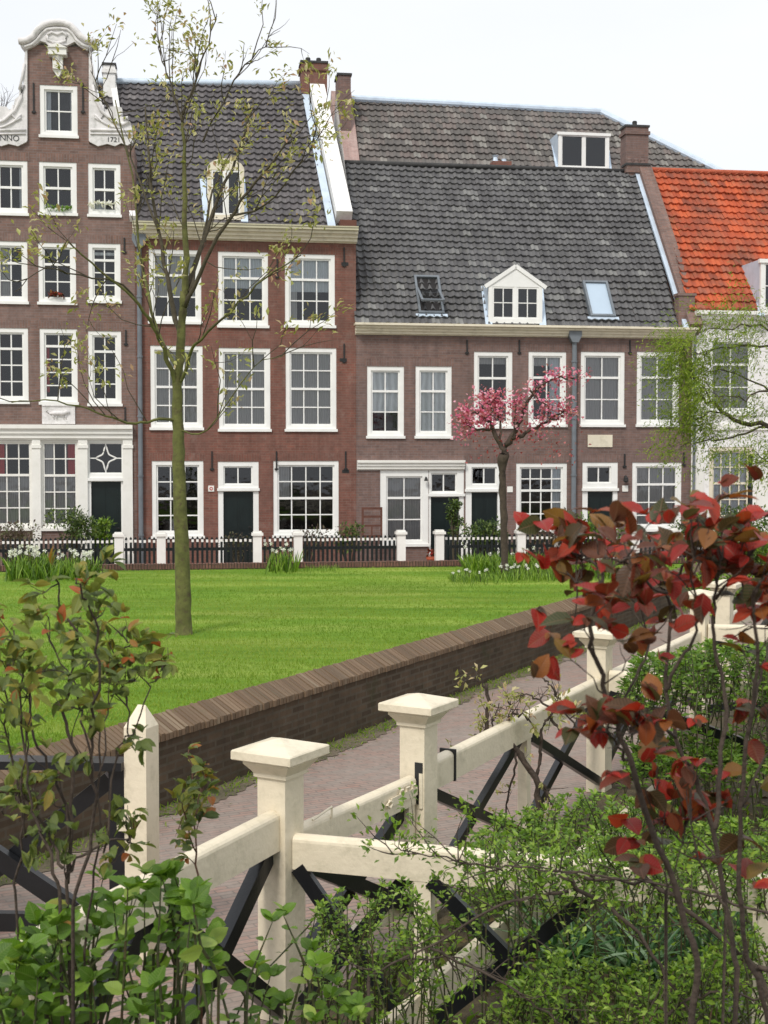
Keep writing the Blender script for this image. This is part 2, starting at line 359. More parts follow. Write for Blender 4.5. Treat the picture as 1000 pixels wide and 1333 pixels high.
def thing(name, loc, label, cat, group=None):
    o = bpy.data.objects.new(name, None); o.empty_display_size = .2; o.location = loc; COL.objects.link(o)
    return tag(o, label, cat, group)
def copy_thing(src, loc, label=None, rotz=0, scale=1, group=None):
    r = src.copy(); COL.objects.link(r); r.location = loc; r.rotation_euler = (0, 0, rotz); r.scale = (scale,) * 3
    if label: r['label'] = label
    if group: r['group'] = group
    for ch in list(src.children):
        c = ch.copy(); COL.objects.link(c); c.parent = r
        for g in ch.children:
            d = g.copy(); COL.objects.link(d); d.parent = c
    return r

# leaves: numpy batch. P positions, D direction of each leaf, size array
LEAF_NEAR = ([0, .22, .5, .8, 1], [.06, .75, 1, .62, .02])
LEAF_OVAL = ([0, .18, .45, .75, 1], [.08, .78, 1, .72, .04])
LEAF_FAR = ([0, .5, 1], [.12, 1, .05])
def leaves(name, mat, parent, P, D, size, width=.5, shape=LEAF_FAR, fold=.12, droop=.15, rnd=None, kind=None):
    P = np.asarray(P, float); D = np.asarray(D, float); n = len(P); size = np.broadcast_to(size, (n,)).astype(float)
    D /= np.linalg.norm(D, axis=1)[:, None] + 1e-9
    up = RNG.normal(size=(n, 3)) * .45 + np.array([0, -.25, 1.0]); X = np.cross(D, up); X /= np.linalg.norm(X, axis=1)[:, None] + 1e-9
    Nn = np.cross(X, D)
    ts, ws = shape; k = len(ts); V = np.zeros((n, k * 3, 3)); UV = np.zeros((n, k * 3, 2)); UV2 = np.zeros((n, k * 3, 2))
    if rnd is None: rnd = RNG.random(n)
    for i, (t, wd) in enumerate(zip(ts, ws)):
        mid = P + D * (size * t)[:, None] - Nn * (size * droop * t * t)[:, None]
        sx = X * (size * width * wd * .5)[:, None]; rise = Nn * (size * fold * wd)[:, None]
        V[:, i * 3] = mid - sx + rise; V[:, i * 3 + 1] = mid; V[:, i * 3 + 2] = mid + sx + rise
        UV[:, i * 3:i * 3 + 3, 0] = rnd[:, None]; UV[:, i * 3:i * 3 + 3, 1] = t; UV2[:, i * 3:i * 3 + 3, 1] = t; UV2[:, i * 3, 0] = -wd; UV2[:, i * 3 + 2, 0] = wd
    fq = []
    for i in range(k - 1):
        a = i * 3; fq += [[a, a + 1, a + 4, a + 3], [a + 1, a + 2, a + 5, a + 4]]
    fq = np.array(fq); F = (fq[None] + (np.arange(n) * k * 3)[:, None, None]).reshape(-1, 4)
    me = bpy.data.meshes.new(name)
    vv = V.reshape(-1, 3) - np.array(parent_origin(parent)) if parent is not None else V.reshape(-1, 3)
    me.vertices.add(len(vv)); me.vertices.foreach_set('co', vv.ravel())
    me.loops.add(F.size); me.loops.foreach_set('vertex_index', F.ravel().astype(np.int32))
    me.polygons.add(len(F)); me.polygons.foreach_set('loop_start', np.arange(0, F.size, 4, dtype=np.int32))
    me.polygons.foreach_set('use_smooth', np.ones(len(F), bool))
    ul = me.uv_layers.new(name='UVMap'); ul.data.foreach_set('uv', UV.reshape(-1, 2)[F.ravel()].astype(np.float32).ravel())
    u2 = me.uv_layers.new(name='Vein'); u2.data.foreach_set('uv', UV2.reshape(-1, 2)[F.ravel()].astype(np.float32).ravel()); me.uv_layers['UVMap'].active_render = True
    me.materials.append(M[mat]); me.update(calc_edges=True); me.validate()
    return link(name, me, parent)
def rdir(n, upb=.0): d = RNG.normal(size=(n, 3)); d[:, 2] += upb; return d / np.linalg.norm(d, axis=1)[:, None]

# ------------------------------------------------------------------ ground and setting
g = MB(); g.face([(-300, -60, -.012), (300, -60, -.012), (300, 600, -.012), (-300, 600, -.012)]); tag(g.build('ground', 'ground'), kind='structure')
WD = Vector((.461, .887, 0)).normalized(); WN = Vector((-WD.y, WD.x, 0))          # near wall direction, normal to the lawn side
WB = Vector((0, 13.4, 0))                                                           # base point of wall
KD = Vector((1, .145, 0)).normalized()                                              # far side, parallel to the facades
def wl(t, off=0): return WB + WD * t + WN * off
def isect(p, d, q, e):
    den = d.x * e.y - d.y * e.x; t = ((q.x - p.x) * e.y - (q.y - p.y) * e.x) / den; return p + d * t
KB = Vector((-.87, 24.8, 0)); KN = Vector((-KD.y, KD.x, 0))
# path paving sheet: everything between wall, fence and houses
g = MB()
pl = [(-12, -1.0), (.6, 1.5), (6.5, 20), (30, 27), (30, 42), (-20, 35), (-20, -1)]
g.face([(x, y, -.004) for x, y in pl], pl); tag(g.build('path', 'paving'), kind='structure')
# mossy strip along the wall foot
g = MB(); prev = None
for i in range(650):
    t = -16 + i * .05; wd = .10 + .16 * abs(math.sin(i * .11 + 2 * math.sin(i * .031))) + .07 * random.random()
    a, b_ = wl(t, .01), wl(t, -wd)
    if prev: g.face([(prev[0].x, prev[0].y, .002), (prev[1].x, prev[1].y, .002), (b_.x, b_.y, .002), (a.x, a.y, .002)])
    prev = (a, b_)
tag(g.build('verge', 'verge'), kind='structure')
# garden soil on the camera side of the white fence
g = MB(); pl = [(-2.2, 2.1), (.02, 6.9), (4.9, 16.6), (9, 24), (30, 22), (30, -8), (-14, -8), (-14, 2.1)]
pl = [(-14, -8), (30, -8), (30, 24), (9.2, 25), (4.75, 16.6), (-.36, 6.30), (-2.5, 2.0), (-14, 1.9)]
g.face([(x, y, .015) for x, y in pl], pl); tag(g.build('soil', 'soil'), kind='structure')

n = 5200; t_ = RNG.uniform(-8, 15, n); o_ = np.abs(RNG.normal(0, .13, n)) + .01
P = np.c_[WB.x + WD.x * t_ - WN.x * o_, WB.y + WD.y * t_ - WN.y * o_, np.full(n, .003)]
tag(leaves('wall_foot_weeds', 'grassblade', None, P, rdir(n) * .8 + np.array([0, 0, .8]), RNG.uniform(.015, .055, n), .2, ([0, .6, 1], [1, .8, .05]), .02, .3, RNG.random(n) * .8), 'thin grass and weeds along the foot of the dark brick wall', 'weeds', kind='stuff')
# lawn body
c1 = isect(wl(0, .165), WD, KB, KD)           # far right inner corner
left0 = wl(-16, .165)
left1 = KB + KD * (-14)
g = MB(); poly = [(left0.x, left0.y), (c1.x, c1.y), (left1.x, left1.y)]
NX = 46
lz = .66
g.face([(x, y, lz) for x, y in poly], poly); g.face([(x, y, 0) for x, y in reversed(poly)], poly)
for i in range(3):
    a, b_ = poly[i], poly[(i + 1) % 3]; g.face([(a[0], a[1], 0), (b_[0], b_[1], 0), (b_[0], b_[1], lz), (a[0], a[1], lz)])
tag(g.build('lawn', 'lawn'), kind='structure')
# grass blades
def inside_lawn(P, m=0.0):
    r = P - np.array([WB.x, WB.y]); s1 = r @ np.array([WN.x, WN.y]) > .17 + m
    r2 = P - np.array([KB.x, KB.y]); s2 = r2 @ np.array([KN.x, KN.y]) < -m
    return s1 & s2
def grass_pts(n, y0, y1, bias=1.6):
    out = []
    tot = 0
    while tot < n:
        y = y0 + (y1 - y0) * RNG.random(n) ** bias; x = -.36 * y - .6 + RNG.random(n) * (.66 * y + 1.2)
        P = np.stack([x, y], 1); P = P[inside_lawn(P, -.03)]; out.append(P); tot += len(P)
    return np.concatenate(out)[:n]
P2 = grass_pts(120000, 8.5, 26)
P3 = np.c_[P2, np.full(len(P2), lz - .005)]
patch = np.sin(P2[:, 0] * .9 + 1.3 * np.sin(P2[:, 1] * .7)) * np.sin(P2[:, 1] * 1.7 + P2[:, 0] * .3) * .5 + .5
Dg = rdir(len(P3)) * np.array([.55, .55, .2]) + np.array([0, 0, .9])
tag(leaves('grass', 'grassblade', None, P3, Dg, RNG.uniform(.02, .045, len(P3)), .16, ([0, .6, 1], [1, .8, .05]), .02, .3, np.clip(patch * .6 + RNG.normal(0, .2, len(P3)) + .1, 0, 1)),
    'short green grass covering the raised lawn', 'grass', kind='stuff')

# retaining walls (near wall along path, far wall in front of gardens)
def retaining(base0, base1, nrm, label, nm='garden_wall', h=.53, wdt=.17, rise=.115, cope='brick_cope', over=.03):
    d = (base1 - base0); Lg = d.length; d.normalize()
    root = thing(nm, base0, label, 'wall', 'low brick walls around the lawn')
    fr = _F(base0, d, Vector((0, 0, 1)), -nrm)             # n>0 : outward from lawn
    b_ = MB(fr); b_.box(0, -.02, -wdt + .01, Lg, h, 0, swap=False); b_.build('wall', 'brick_dark', root)
    # slanted coping of bricks on edge, slightly uneven
    cp = MB(fr); k = int(Lg / .054); 
    for i in range(k):
        if True:
            u0 = i * Lg / k; u1 = (i + 1) * Lg / k - .012; j = random.uniform(-.005, .005) ; o = random.uniform(-.006, .008)
            pts = [(over + o, h - .0), (over + o, h + .055 + j), (-wdt, h + .055 + rise + j), (-wdt, h - .02)]
            A = [fr.p(u0, z, n) for n, z in pts]; B = [fr.p(u1, z, n) for n, z in pts]
            for q in range(4):
                r_ = (q + 1) % 4; cp.face([A[q], A[r_], B[r_], B[q]], ([(i + .1, .1 + q), (i + .1, .9 + q), (i + .9, .9 + q), (i + .9, .1 + q)] if cope == 'brick_cope' else [(q * .1, u0), (q * .1 + .1, u0), (q * .1 + .1, u1), (q * .1, u1)]))
            if i in (0, k - 1): cp.face(A if i == 0 else list(reversed(B)))
            cp.face(A); cp.face(list(reversed(B)))
    cp.build('coping', cope, root)
    bd = MB(fr); bd.box(0, h - .03, -wdt + .02, Lg, h + .045, -.03, swap=False); bd.build('mortar_bed', 'brick_dark', root)
    return root
corner = isect(wl(0), WD, KB + KN * .42, KD)
retaining(wl(-16), corner, WN, 'long low dark brick wall with slanted brick-on-edge coping running diagonally beside the path')
retaining(KB + KD * (-14) + KN * .40, corner - KD * .45, -KN, 'low reddish brick wall along the far edge of the lawn in front of the picket fences', h=.70, wdt=.4, rise=.02, cope='brick_kerb')

# ------------------------------------------------------------------ facade frame and house parts
FA = Frame((0, 34.0, 0), (1, .145, 0), (0, 0, 1))
class House:
    def __init__(s, name, label, wallmat, u0, u1, vtop, depth=8, origin_px=None):
        s.root = thing(name, FA.p((u0 + u1) / 2, 0, 0), label, 'house'); s.u0, s.u1, s.v = u0, u1, vtop; s.wm = wallmat; s.op = []; s.depth = depth; s.lint = []
    def wall(s, extra=None):
        m_ = MB(FA); us = sorted({s.u0, s.u1, *[o[0] for o in s.op], *[o[2] for o in s.op]}); vs = sorted({0.0, s.v, *[max(0, o[1]) for o in s.op], *[o[3] for o in s.op]})
        us = [u for u in us if s.u0 - 1e-6 <= u <= s.u1 + 1e-6]; vs = [v for v in vs if v <= s.v + 1e-6]
        for i in range(len(us) - 1):
            for j in range(len(vs) - 1):
                uc, vc = (us[i] + us[i + 1]) / 2, (vs[j] + vs[j + 1]) / 2
                if any(o[0] < uc < o[2] and o[1] < vc < o[3] for o in s.op): continue
                m_.quad(us[i], vs[j], us[i + 1], vs[j + 1], 0)
        rv = -.2
        for a, b_, c_, d_ in s.op:
            b_ = max(0, b_)
            if b_ >= s.v: continue
            a = max(a, s.u0); c_ = min(c_, s.u1)
            p = FA.p
            m_.face([p(a, b_, rv), p(a, b_, 0), p(a, d_, 0), p(a, d_, rv)], [(rv, b_), (0, b_), (0, d_), (rv, d_)])
            m_.face([p(c_, b_, 0), p(c_, b_, rv), p(c_, d_, rv), p(c_, d_, 0)], [(0, b_), (rv, b_), (rv, d_), (0, d_)])
            m_.face([p(a, d_, 0), p(c_, d_, 0), p(c_, d_, rv), p(a, d_, rv)], [(a, 0), (c_, 0), (c_, rv), (a, rv)])
            m_.face([p(a, b_, rv), p(c_, b_, rv), p(c_, b_, 0), p(a, b_, 0)], [(a, rv), (c_, rv), (c_, 0), (a, 0)])
        dp = -s.depth
        for u in (s.u0, s.u1): m_.face([FA.p(u, 0, 0), FA.p(u, 0, dp), FA.p(u, s.v, dp), FA.p(u, s.v, 0)], [(0, 0), (-dp, 0), (-dp, s.v), (0, s.v)])
        m_.face([FA.p(s.u0, 0, dp), FA.p(s.u1, 0, dp), FA.p(s.u1, s.v, dp), FA.p(s.u0, s.v, dp)], [(s.u0, 0), (s.u1, 0), (s.u1, s.v), (s.u0, s.v)])
        for a, v0, c_, v1 in s.lint: m_.box(a, v0, 0, c_, v1, .004, swap=True)
        if extra: extra(m_)
        w_ = m_.build('wall', s.wm, s.root)
        i_ = MB(FA); i_.box(s.u0 + .12, .05, -1.3, s.u1 - .12, s.v - .15, -1.2); i_.build('room_shade_sheet', 'room_shade', s.root)  # near-black sheet behind the openings; room shade put into its colour
        return w_
    def window(s, px, cols, rows, rail=None, curtain=None, name='window', fw=.105, bot=.16, opn=True, lintel=True, mat='whitewin', parent=None, n=0.0, vb=None, label=None, rowh=None, sill=True):
        """px = frame outline in photograph pixels on the facade"""
        a, b_, c_, d_ = FA.rect(*px, n)
        if vb is not None: b_ = vb
        if opn: s.op.append((a, b_, c_, d_))
        if lintel: s.lint.append((a - .06, d_ + .002, c_ + .06, d_ + .2))
        fr = MB(FA); n0, n1 = n - .16, n - .015
        fr.box(a, b_, n0, a + fw, d_, n1); fr.box(c_ - fw, b_, n0, c_, d_, n1)
        fr.box(a + fw, d_ - fw, n0, c_ - fw, d_, n1 - .002); fr.box(a + fw, b_, n0, c_ - fw, b_ + bot, n1 - .002)
        win = fr.build(name, mat, s.root)
        if label: win['label'] = label
        if sill:
            si = MB(FA); si.box(a - .03, b_ + .001, n1, c_ + .03, b_ + .07, n1 + .07); si.build('sill', mat, win)
        ia, ib, ic, id_ = a + fw, b_ + bot, c_ - fw, d_ - fw
        sw = .045; sm = MB(FA)
        heights = rowh or [1] * rows; H = sum(heights); vs = [id_]
        for h in heights: vs.append(vs[-1] - (id_ - ib) * h / H)
        mr = vs[rail] if rail else None
        m0, m1 = n - .125, n - .055
        sm.box(ia, ib, m0, ia + sw, id_, m1); sm.box(ic - sw, ib, m0, ic, id_, m1)
        sm.box(ia + sw, id_ - sw, m0, ic - sw, id_, m1 - .002); sm.box(ia + sw, ib, m0, ic - sw, ib + sw, m1 - .002)
        if mr is not None: sm.box(ia + sw, mr - .03, m0, ic - sw, mr + .03, m1 + .01)
        bw = .03
        for i in range(1, cols):
            u = ia + (ic - ia) * i / cols; sm.box(u - bw / 2, ib + sw, m0 + .02, u + bw / 2, id_ - sw, m1 - .014)
        for j in range(1, rows):
            if rail == j: continue
            sm.box(ia + sw, vs[j] - bw / 2, m0 + .024, ic - sw, vs[j] + bw / 2, m1 - .018)
        sm.build('glazing_bars', mat, win)
        gl = MB(FA); gl.quad(ia + .01, ib + .01, ic - .01, id_ - .01, n - .095); gl.build('pane', 'glass', win)
        cur = curtain or []
        for kind, x0, x1, y0, y1 in cur:        # fractions of the opening, y from the bottom
            cm = MB(FA); U0, U1 = ia + (ic - ia) * x0, ia + (ic - ia) * x1; k = max(4, int((U1 - U0) / .05)); V0, V1 = ib + (id_ - ib) * y0, ib + (id_ - ib) * y1
            for i in range(k):
                a0, a1 = U0 + (U1 - U0) * i / k, U0 + (U1 - U0) * (i + 1) / k
                z0, z1 = n - .150 + .013 * math.sin(i * 1.9), n - .150 + .013 * math.sin((i + 1) * 1.9)
                cm.face([FA.p(a0, V0, z0), FA.p(a1, V0, z1), FA.p(a1, V1, z1), FA.p(a0, V1, z0)], [(a0, V0), (a1, V0), (a1, V1), (a0, V1)])
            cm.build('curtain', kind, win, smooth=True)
        return win
    def door(s, px, vb, leafpx, transpx, cols=2, mat='whitewin', opn=True, star=False, lintel=True, parts=True):
        a, b_, c_, d_ = FA.rect(*px); b_ = vb
        if opn: s.op.append((a, b_, c_, d_))
        if lintel: s.lint.append((a - .06, d_ + .002, c_ + .06, d_ + .2))
        la, _, lc, ld = FA.rect(*leafpx); ta, tb, tc_, td = FA.rect(*transpx)
        fr = MB(FA); n0, n1 = -.16, -.012
        fr.box(a, b_, n0, la, ld, n1); fr.box(lc, b_, n0, c_, ld, n1); fr.box(a, ld, n0, c_, tb, n1 - .003)
        fr.box(a, tb, n0, ta, d_, n1); fr.box(tc_, tb, n0, c_, d_, n1); fr.box(ta, td, n0, tc_, d_, n1 - .003)
        fr.box(a - .02, ld + .02, n1, c_ + .02, ld + .09, n1 + .06)
        D = fr.build('door_frame', mat, s.root)
        lf = MB(FA); lf.box(la, b_, -.14, lc, ld, -.09)
        h = ld - b_
        for (x0, x1) in ((.12, .46), (.54, .88)):
            for (y0, y1) in ((.08, .42), (.48, .92)): lf.box(la + (lc - la) * x0, b_ + h * y0, -.09, la + (lc - la) * x1, b_ + h * y1, -.08)
        dl = lf.build('door', 'door', s.root)
        hd = MB(FA); hd.tube([FA.p(lc - .09, b_ + 1.0, -.09), FA.p(lc - .09, b_ + 1.0, -.03)], .022, 8); hd.box(lc - .14, b_ + .98, -.05, lc - .04, b_ + 1.01, -.03); hd.build('handle', 'iron', dl)
        tb_ = MB(FA); sw = .035
        tb_.box(ta, tb, -.12, ta + sw, td, -.05); tb_.box(tc_ - sw, tb, -.12, tc_, td, -.05); tb_.box(ta + sw, td - sw, -.12, tc_ - sw, td, -.052); tb_.box(ta + sw, tb, -.12, tc_ - sw, tb + sw, -.052)
        if star:
            cu, cv = (ta + tc_) / 2, (tb + td) / 2; rx, ry = (tc_ - ta) / 2 * .62, (td - tb) / 2 * .88
            pts = []
            for q in range(4):
                A = (math.cos(q * math.pi / 2), math.sin(q * math.pi / 2)); B = (math.cos((q + 1) * math.pi / 2), math.sin((q + 1) * math.pi / 2))
                for i in range(8):
                    t = i / 8; x = A[0] * (1 - t) + B[0] * t; y = A[1] * (1 - t) + B[1] * t; s_ = 1 - .42 * math.sin(math.pi * t)
                    pts.append(FA.p(cu + rx * x * s_, cv + ry * y * s_, -.08))
            tb_.tube(pts + [pts[0]], .02, 6)
            for sg in (-1, 1):
                tb_.box(cu + sg * (rx + (tc_ - ta) / 2) / 2 - .09, cv - .014, -.1, cu + sg * (rx + (tc_ - ta) / 2) / 2 + .09, cv + .014, -.07)
                vv = cv + sg * (ry + (td - tb) / 2) / 2; tb_.box(cu - .014, vv - .05, -.1, cu + .014, vv + .05, -.07)
        else:
            for i in range(1, cols):
                u = ta + (tc_ - ta) * i / cols; tb_.box(u - .016, tb + sw, -.11, u + .016, td - sw, -.06)
        tr = tb_.build('transom_window', mat, s.root)
        gl = MB(FA); gl.quad(ta + .01, tb + .01, tc_ - .01, td - .01, -.095); gl.build('pane', 'glass', tr)
        return D
    def anchor(s, px, py, h=.42):
        u, v = FA.hit(px, py); m_ = MB(FA); m_.box(u - .018, v - h / 2, 0, u + .018, v + h / 2, .03); m_.box(u - .05, v - h / 2 + .02, .005, u + .05, v - h / 2 + .06, .035); m_.build('wall_anchor', 'iron', s.root)
    def pipe(s, px, y0, y1, r=.055, hopper=True, n=.09):
        u, v0 = FA.hit(px, y0, n); v1 = 0 if y1 is None else FA.hit(px, y1, n)[1]
        m_ = MB(FA); m_.tube([FA.p(u, v1, n), FA.p(u, v0, n)], r, 10)
        v = v1 + .8
        while v < v0 - .3: m_.tube([FA.p(u, v, n), FA.p(u, v + .05, n)], r * 1.25, 10); v += 1.5
        if hopper: m_.prism([(u - .08, v0), (u + .08, v0), (u + .17, v0 + .17), (u + .17, v0 + .32), (u - .17, v0 + .32), (u - .17, v0 + .17)], n - .085, n + .11)
        return m_.build('drainpipe', 'pipe', s.root, smooth=False)

def cornice(parent, fr, u0, u1, v0, v1, mat, out=.35, name='cornice', steps=4, topcol=None, base=.0):
    m_ = MB(fr); h = v1 - v0
    prof = [(0, 0), (.34, .12), (.40, .30), (.62, .42), (.70, .62), (1.0, .74), (1.0, 1.0)]
    pts = [(base, v0)]
    for i in range(len(prof) - 1):
        pts.append((base + .03 + prof[i][0] * out, v0 + prof[i][1] * h)); 
        pts.append((base + .03 + prof[i][0] * out, v0 + prof[i + 1][1] * h - .002))
    pts.append((base + .03 + out * prof[-2][0], v1)); pts.append((base, v1))
    A = [fr.p(u0, v, n) for n, v in pts]; B = [fr.p(u1, v, n) for n, v in pts]
    for i in range(len(pts) - 1): m_.face([A[i], B[i], B[i + 1], A[i + 1]])
    m_.face(list(reversed(A))); m_.face(B); m_.face([A[-1], B[-1], B[0], A[0]])
    return m_.build(name, mat, parent)

def tiles(parent, fr, quad, mat, tw=.21, th=.235, name='roof', amp=.045, thick=.055):
    """quad in (u,v) of the roof plane: bl, br, tr, tl; wavy pantiles in overlapping courses"""
    bl, br_, tr, tl = quad; vb = min(bl[1], br_[1]); vt = max(tl[1], tr[1]); m_ = MB(fr)
    def lim(v):
        def x(a, b_): t = (v - a[1]) / (b_[1] - a[1] + 1e-9); t = max(0, min(1, t)); return a[0] + (b_[0] - a[0]) * t
        return x(bl, tl), x(br_, tr)
    def top(u): t = (u - tl[0]) / (tr[0] - tl[0] + 1e-9); return tl[1] + (tr[1] - tl[1]) * max(0, min(1, t))
    prof = [(0, 0), (.16, .55), (.30, 1.0), (.44, .62), (.58, .12), (.78, -.12), (1, 0)]
    umin = min(bl[0], tl[0]); umax = max(br_[0], tr[0]); nc = int((umax - umin) / tw) + 1; nr = int((vt - vb) / th) + 1
    for j in range(nr):
        v0 = vb + j * th; v1 = v0 + th + .012
        ul, ur = lim(v0 + th / 2)
        for i in range(nc):
            ua = umin + i * tw
            if ua > ur or ua + tw < ul: continue
            tp = top(ua + tw / 2)
            if v0 > tp - .02: continue
            ve = min(v1, tp); dj = random.uniform(-.008, .008); dv = random.uniform(-.014, .014)
            for k in range(len(prof) - 1):
                a, b_ = prof[k], prof[k + 1]; x0, x1 = ua + a[0] * tw, ua + b_[0] * tw
                x0 = max(ul, min(ur, x0)); x1 = max(ul, min(ur, x1)); sg = .022 * math.sin(ua * .75 + v0 * .5) + .014 * math.sin(v0 * 2.1 - ua * .4)
                if x1 - x0 < 1e-4: continue
                h0, h1 = a[1] * amp, b_[1] * amp
                P = [fr.p(x0, v0 + dv, h0 + thick + dj + sg), fr.p(x1, v0 + dv, h1 + thick + dj + sg), fr.p(x1, ve, h1 + dj + sg), fr.p(x0, ve, h0 + dj + sg)]
                f0, f1 = i + .02 + .96 * a[0], i + .02 + .96 * b_[0]
                m_.face(P, [(f0, j + .05), (f1, j + .05), (f1, j + .95), (f0, j + .95)])
                m_.face([fr.p(x0, v0 + dv, h0 - .03 + sg), fr.p(x1, v0 + dv, h1 - .03 + sg), P[1], P[0]], [(f0, j + .05), (f1, j + .05), (f1, j + .06), (f0, j + .06)])
    return m_.build(name, mat, parent)

def roof_frame(eave_v, ridge_v, run, n0=.0):
    O = FA.p(0, eave_v, n0); T = FA.p(0, ridge_v, n0 - run); return Frame(O, FA.U, T - O)

def back_slope(parent, fr, tl, tr, run, ridge_v, eave_v, mat, name='rear_roof'):
    A = fr.p(*tl); B = fr.p(*tr); d = -FA.N * run - Vector((0, 0, ridge_v - eave_v)); m_ = MB()
    m_.face([A, B, B + d, A + d], [(0, 0), ((B - A).length / .21, 0), ((B - A).length / .21, 25), (0, 25)]); m_.build(name, mat, parent)
def plank_on(parent, fr, p0, p1, width, h0, h1, mat, name):
    """board along a line in a roof plane, from p0 to p1 (u,v), given width along u"""
    m_ = MB(fr); m_.prism([(p0[0], p0[1]), (p0[0] + width, p0[1]), (p1[0] + width, p1[1]), (p1[0], p1[1])], h0, h1); return m_.build(name, mat, parent)
def chimney(parent, c, w_, d_, z0, z1, mat, pots=2, lead=True, capmat='darkcap', pot='darkcap'):
    fr = _F(Vector((c.x, c.y, 0)), FA.U, FA.N * -1, Vector((0, 0, 1)))
    m_ = MB(); F1 = Frame(Vector((c.x, c.y, 0)) + FA.N * (d_ / 2), FA.U, (0, 0, 1))
    m_.box(-w_ / 2, z0, -d_, w_ / 2, z1, 0, fr=F1); m_.box(-w_ / 2 - .04, z1 - .22, -d_ - .04, w_ / 2 + .04, z1 - .12, .04, fr=F1)
    ch = m_.build('chimney', mat, parent)
    k = MB(); k.box(-w_ / 2 - .03, z1, -d_ - .03, w_ / 2 + .03, z1 + .06, .03, fr=F1); k.build('cap', capmat, ch)
    for i in range(pots):
        q = MB(); pc = F1.p(-w_ / 2 + w_ * (i + .7) / (pots + .4), z1 + .06, -d_ / 2); q.lathe(pc, [(.07, 0), (.09, .03), (.07, .08), (.075, .14), (.06, .17)], 10); q.build('chimney_pot', pot, ch)
    return ch

# ================================================================== HOUSE 1 : tall narrow neck-gabled house
uL, _ = FA.hit(-22, 400); uR, _ = FA.hit(176.5, 400); vT = FA.hit(90, 187)[1]
H1 = House('gabled_house', uL and 'tall purple-brown brick house at the far left with ornate white neck gable', 'brick_purple', uL, uR, vT)
NET = [('net', 0, 1, 0, 1)]
def up2(k): return {0: [('net', 0, .22, 0, 1)], 1: [('net', 0, 1, 0, .12)], 2: [('drape', .82, 1, 0, 1)]}[k]
H1.window((-8, 209, 36, 281), 2, 2, 1, up2(2)); H1.window((51, 211, 100, 281), 2, 2, 1, up2(1)); H1.window((115, 213, 157, 283), 2, 2, 1, [('drape', .1, .55, 0, .22)])
H1.window((-8, 314, 36, 396), 2, 3, 1, [('net', 0, .5, 0, 1)]); H1.window((50, 316, 99, 397), 2, 3, 1); H1.window((115, 317, 157, 395), 2, 4, 1, [('blind', 0, 1, .86, .92)])
H1.window((-8, 427, 37, 526), 2, 4, 1); H1.window((52, 428, 101, 527), 2, 5, 1, [('redcurtain', .05, .16, .1, .8)]); H1.window((115, 431, 158, 529), 2, 4, 1)
# attic window sits in the neck wall
nk = FA.rect(36, 60, 116, 187); att = (52, 111, 101, 180)
ao = FA.rect(*att)
def neck(m_):
    a, _, c_, d_ = nk; us = [a, ao[0], ao[2], c_]; vs = [vT, max(vT, ao[1]), ao[3], d_]
    for i in range(3):
        for j in range(3):
            if i == 1 and j == 1: continue
            if vs[j + 1] - vs[j] < 1e-4: continue
            m_.quad(us[i], vs[j], us[i + 1], vs[j + 1], 0)
    for u in (a, c_): m_.face([FA.p(u, vT, 0), FA.p(u, vT, -.35), FA.p(u, d_, -.35), FA.p(u, d_, 0)], [(0, vT), (.35, vT), (.35, d_), (0, d_)])
    m_.face([FA.p(a, d_, 0), FA.p(c_, d_, 0), FA.p(c_, d_, -.35), FA.p(a, d_, -.35)]); m_.quad(a, vT, c_, d_, -.35)
H1.window(att, 2, 2, None, [('drape', 0, .22, 0, 1), ('drape', .88, 1, 0, 1)], lintel=False)
# shopfront
sf = FA.rect(-22, 573, 176, 700); dvb = 0.0
s_top = sf[3]
H1.window((-42, 573, 43, 691), 5, 5, 2, [('redcurtain', .42, .56, .6, 1), ('net', 0, 1, 0, .6)], fw=.05, bot=.14, lintel=False, mat='white', rowh=[1, 1, 1, 1, 1.05])
H1.window((53, 573, 103, 691), 3, 5, 2, [('redcurtain', .72, 1, .6, 1), ('net', .02, .3, .6, 1), ('net', 0, 1, 0, .6)], fw=.05, bot=.14, lintel=False, mat='white')
H1.door((114, 573, 161, 733), 0, (119, 627, 158, 733), (115, 576, 160, 617), star=True, lintel=False)
H1.wall(neck)
R1 = H1.root
m_ = MB(FA)
for x0, x1 in ((42.5, 53.5), (102.5, 114.5), (160.5, 173)):
    a, _, c_, d_ = FA.rect(x0, 573, x1, 700); m_.box(a, 0, -.05, c_, s_top, .05); m_.box(a - .02, s_top - .2, .05, c_ + .02, s_top - .12, .075); m_.box(a - .015, 0, .05, c_ + .015, .35, .07)
m_.build('shopfront_pilasters', 'white', R1)
a, b_, c_, d_ = FA.rect(-22, 553, 173, 573); cornice(R1, FA, a, c_, b_, d_ , 'white', .16, 'shopfront_cornice')
# animal relief plaque
a, b_, c_, d_ = FA.rect(55, 529, 98, 552); m_ = MB(FA); m_.box(a, b_, 0, c_, d_, .04); m_.box(a, d_, 0, c_, d_ + .04, .06)
pq = m_.build('relief_plaque', 'stone', R1); m_ = MB(FA); cu, cv = (a + c_) / 2, (b_ + d_) / 2
m_.tube([FA.p(cu - .22, cv + .04, .045), FA.p(cu - .1, cv + .05, .06), FA.p(cu + .12, cv + .04, .06), FA.p(cu + .2, cv + .08, .055), FA.p(cu + .27, cv + .06, .045)], [.02, .05, .055, .045, .03], 8)
for dx in (-.14, -.07, .1, .16): m_.tube([FA.p(cu + dx, cv + .02, .05), FA.p(cu + dx + .03, cv - .1, .045)], [.022, .014], 6)
m_.tube([FA.p(cu - .22, cv + .04, .045), FA.p(cu - .3, cv + .09, .045), FA.p(cu - .27, cv + .13, .045)], .013, 6); m_.build('animal_relief', 'stone', pq, True)
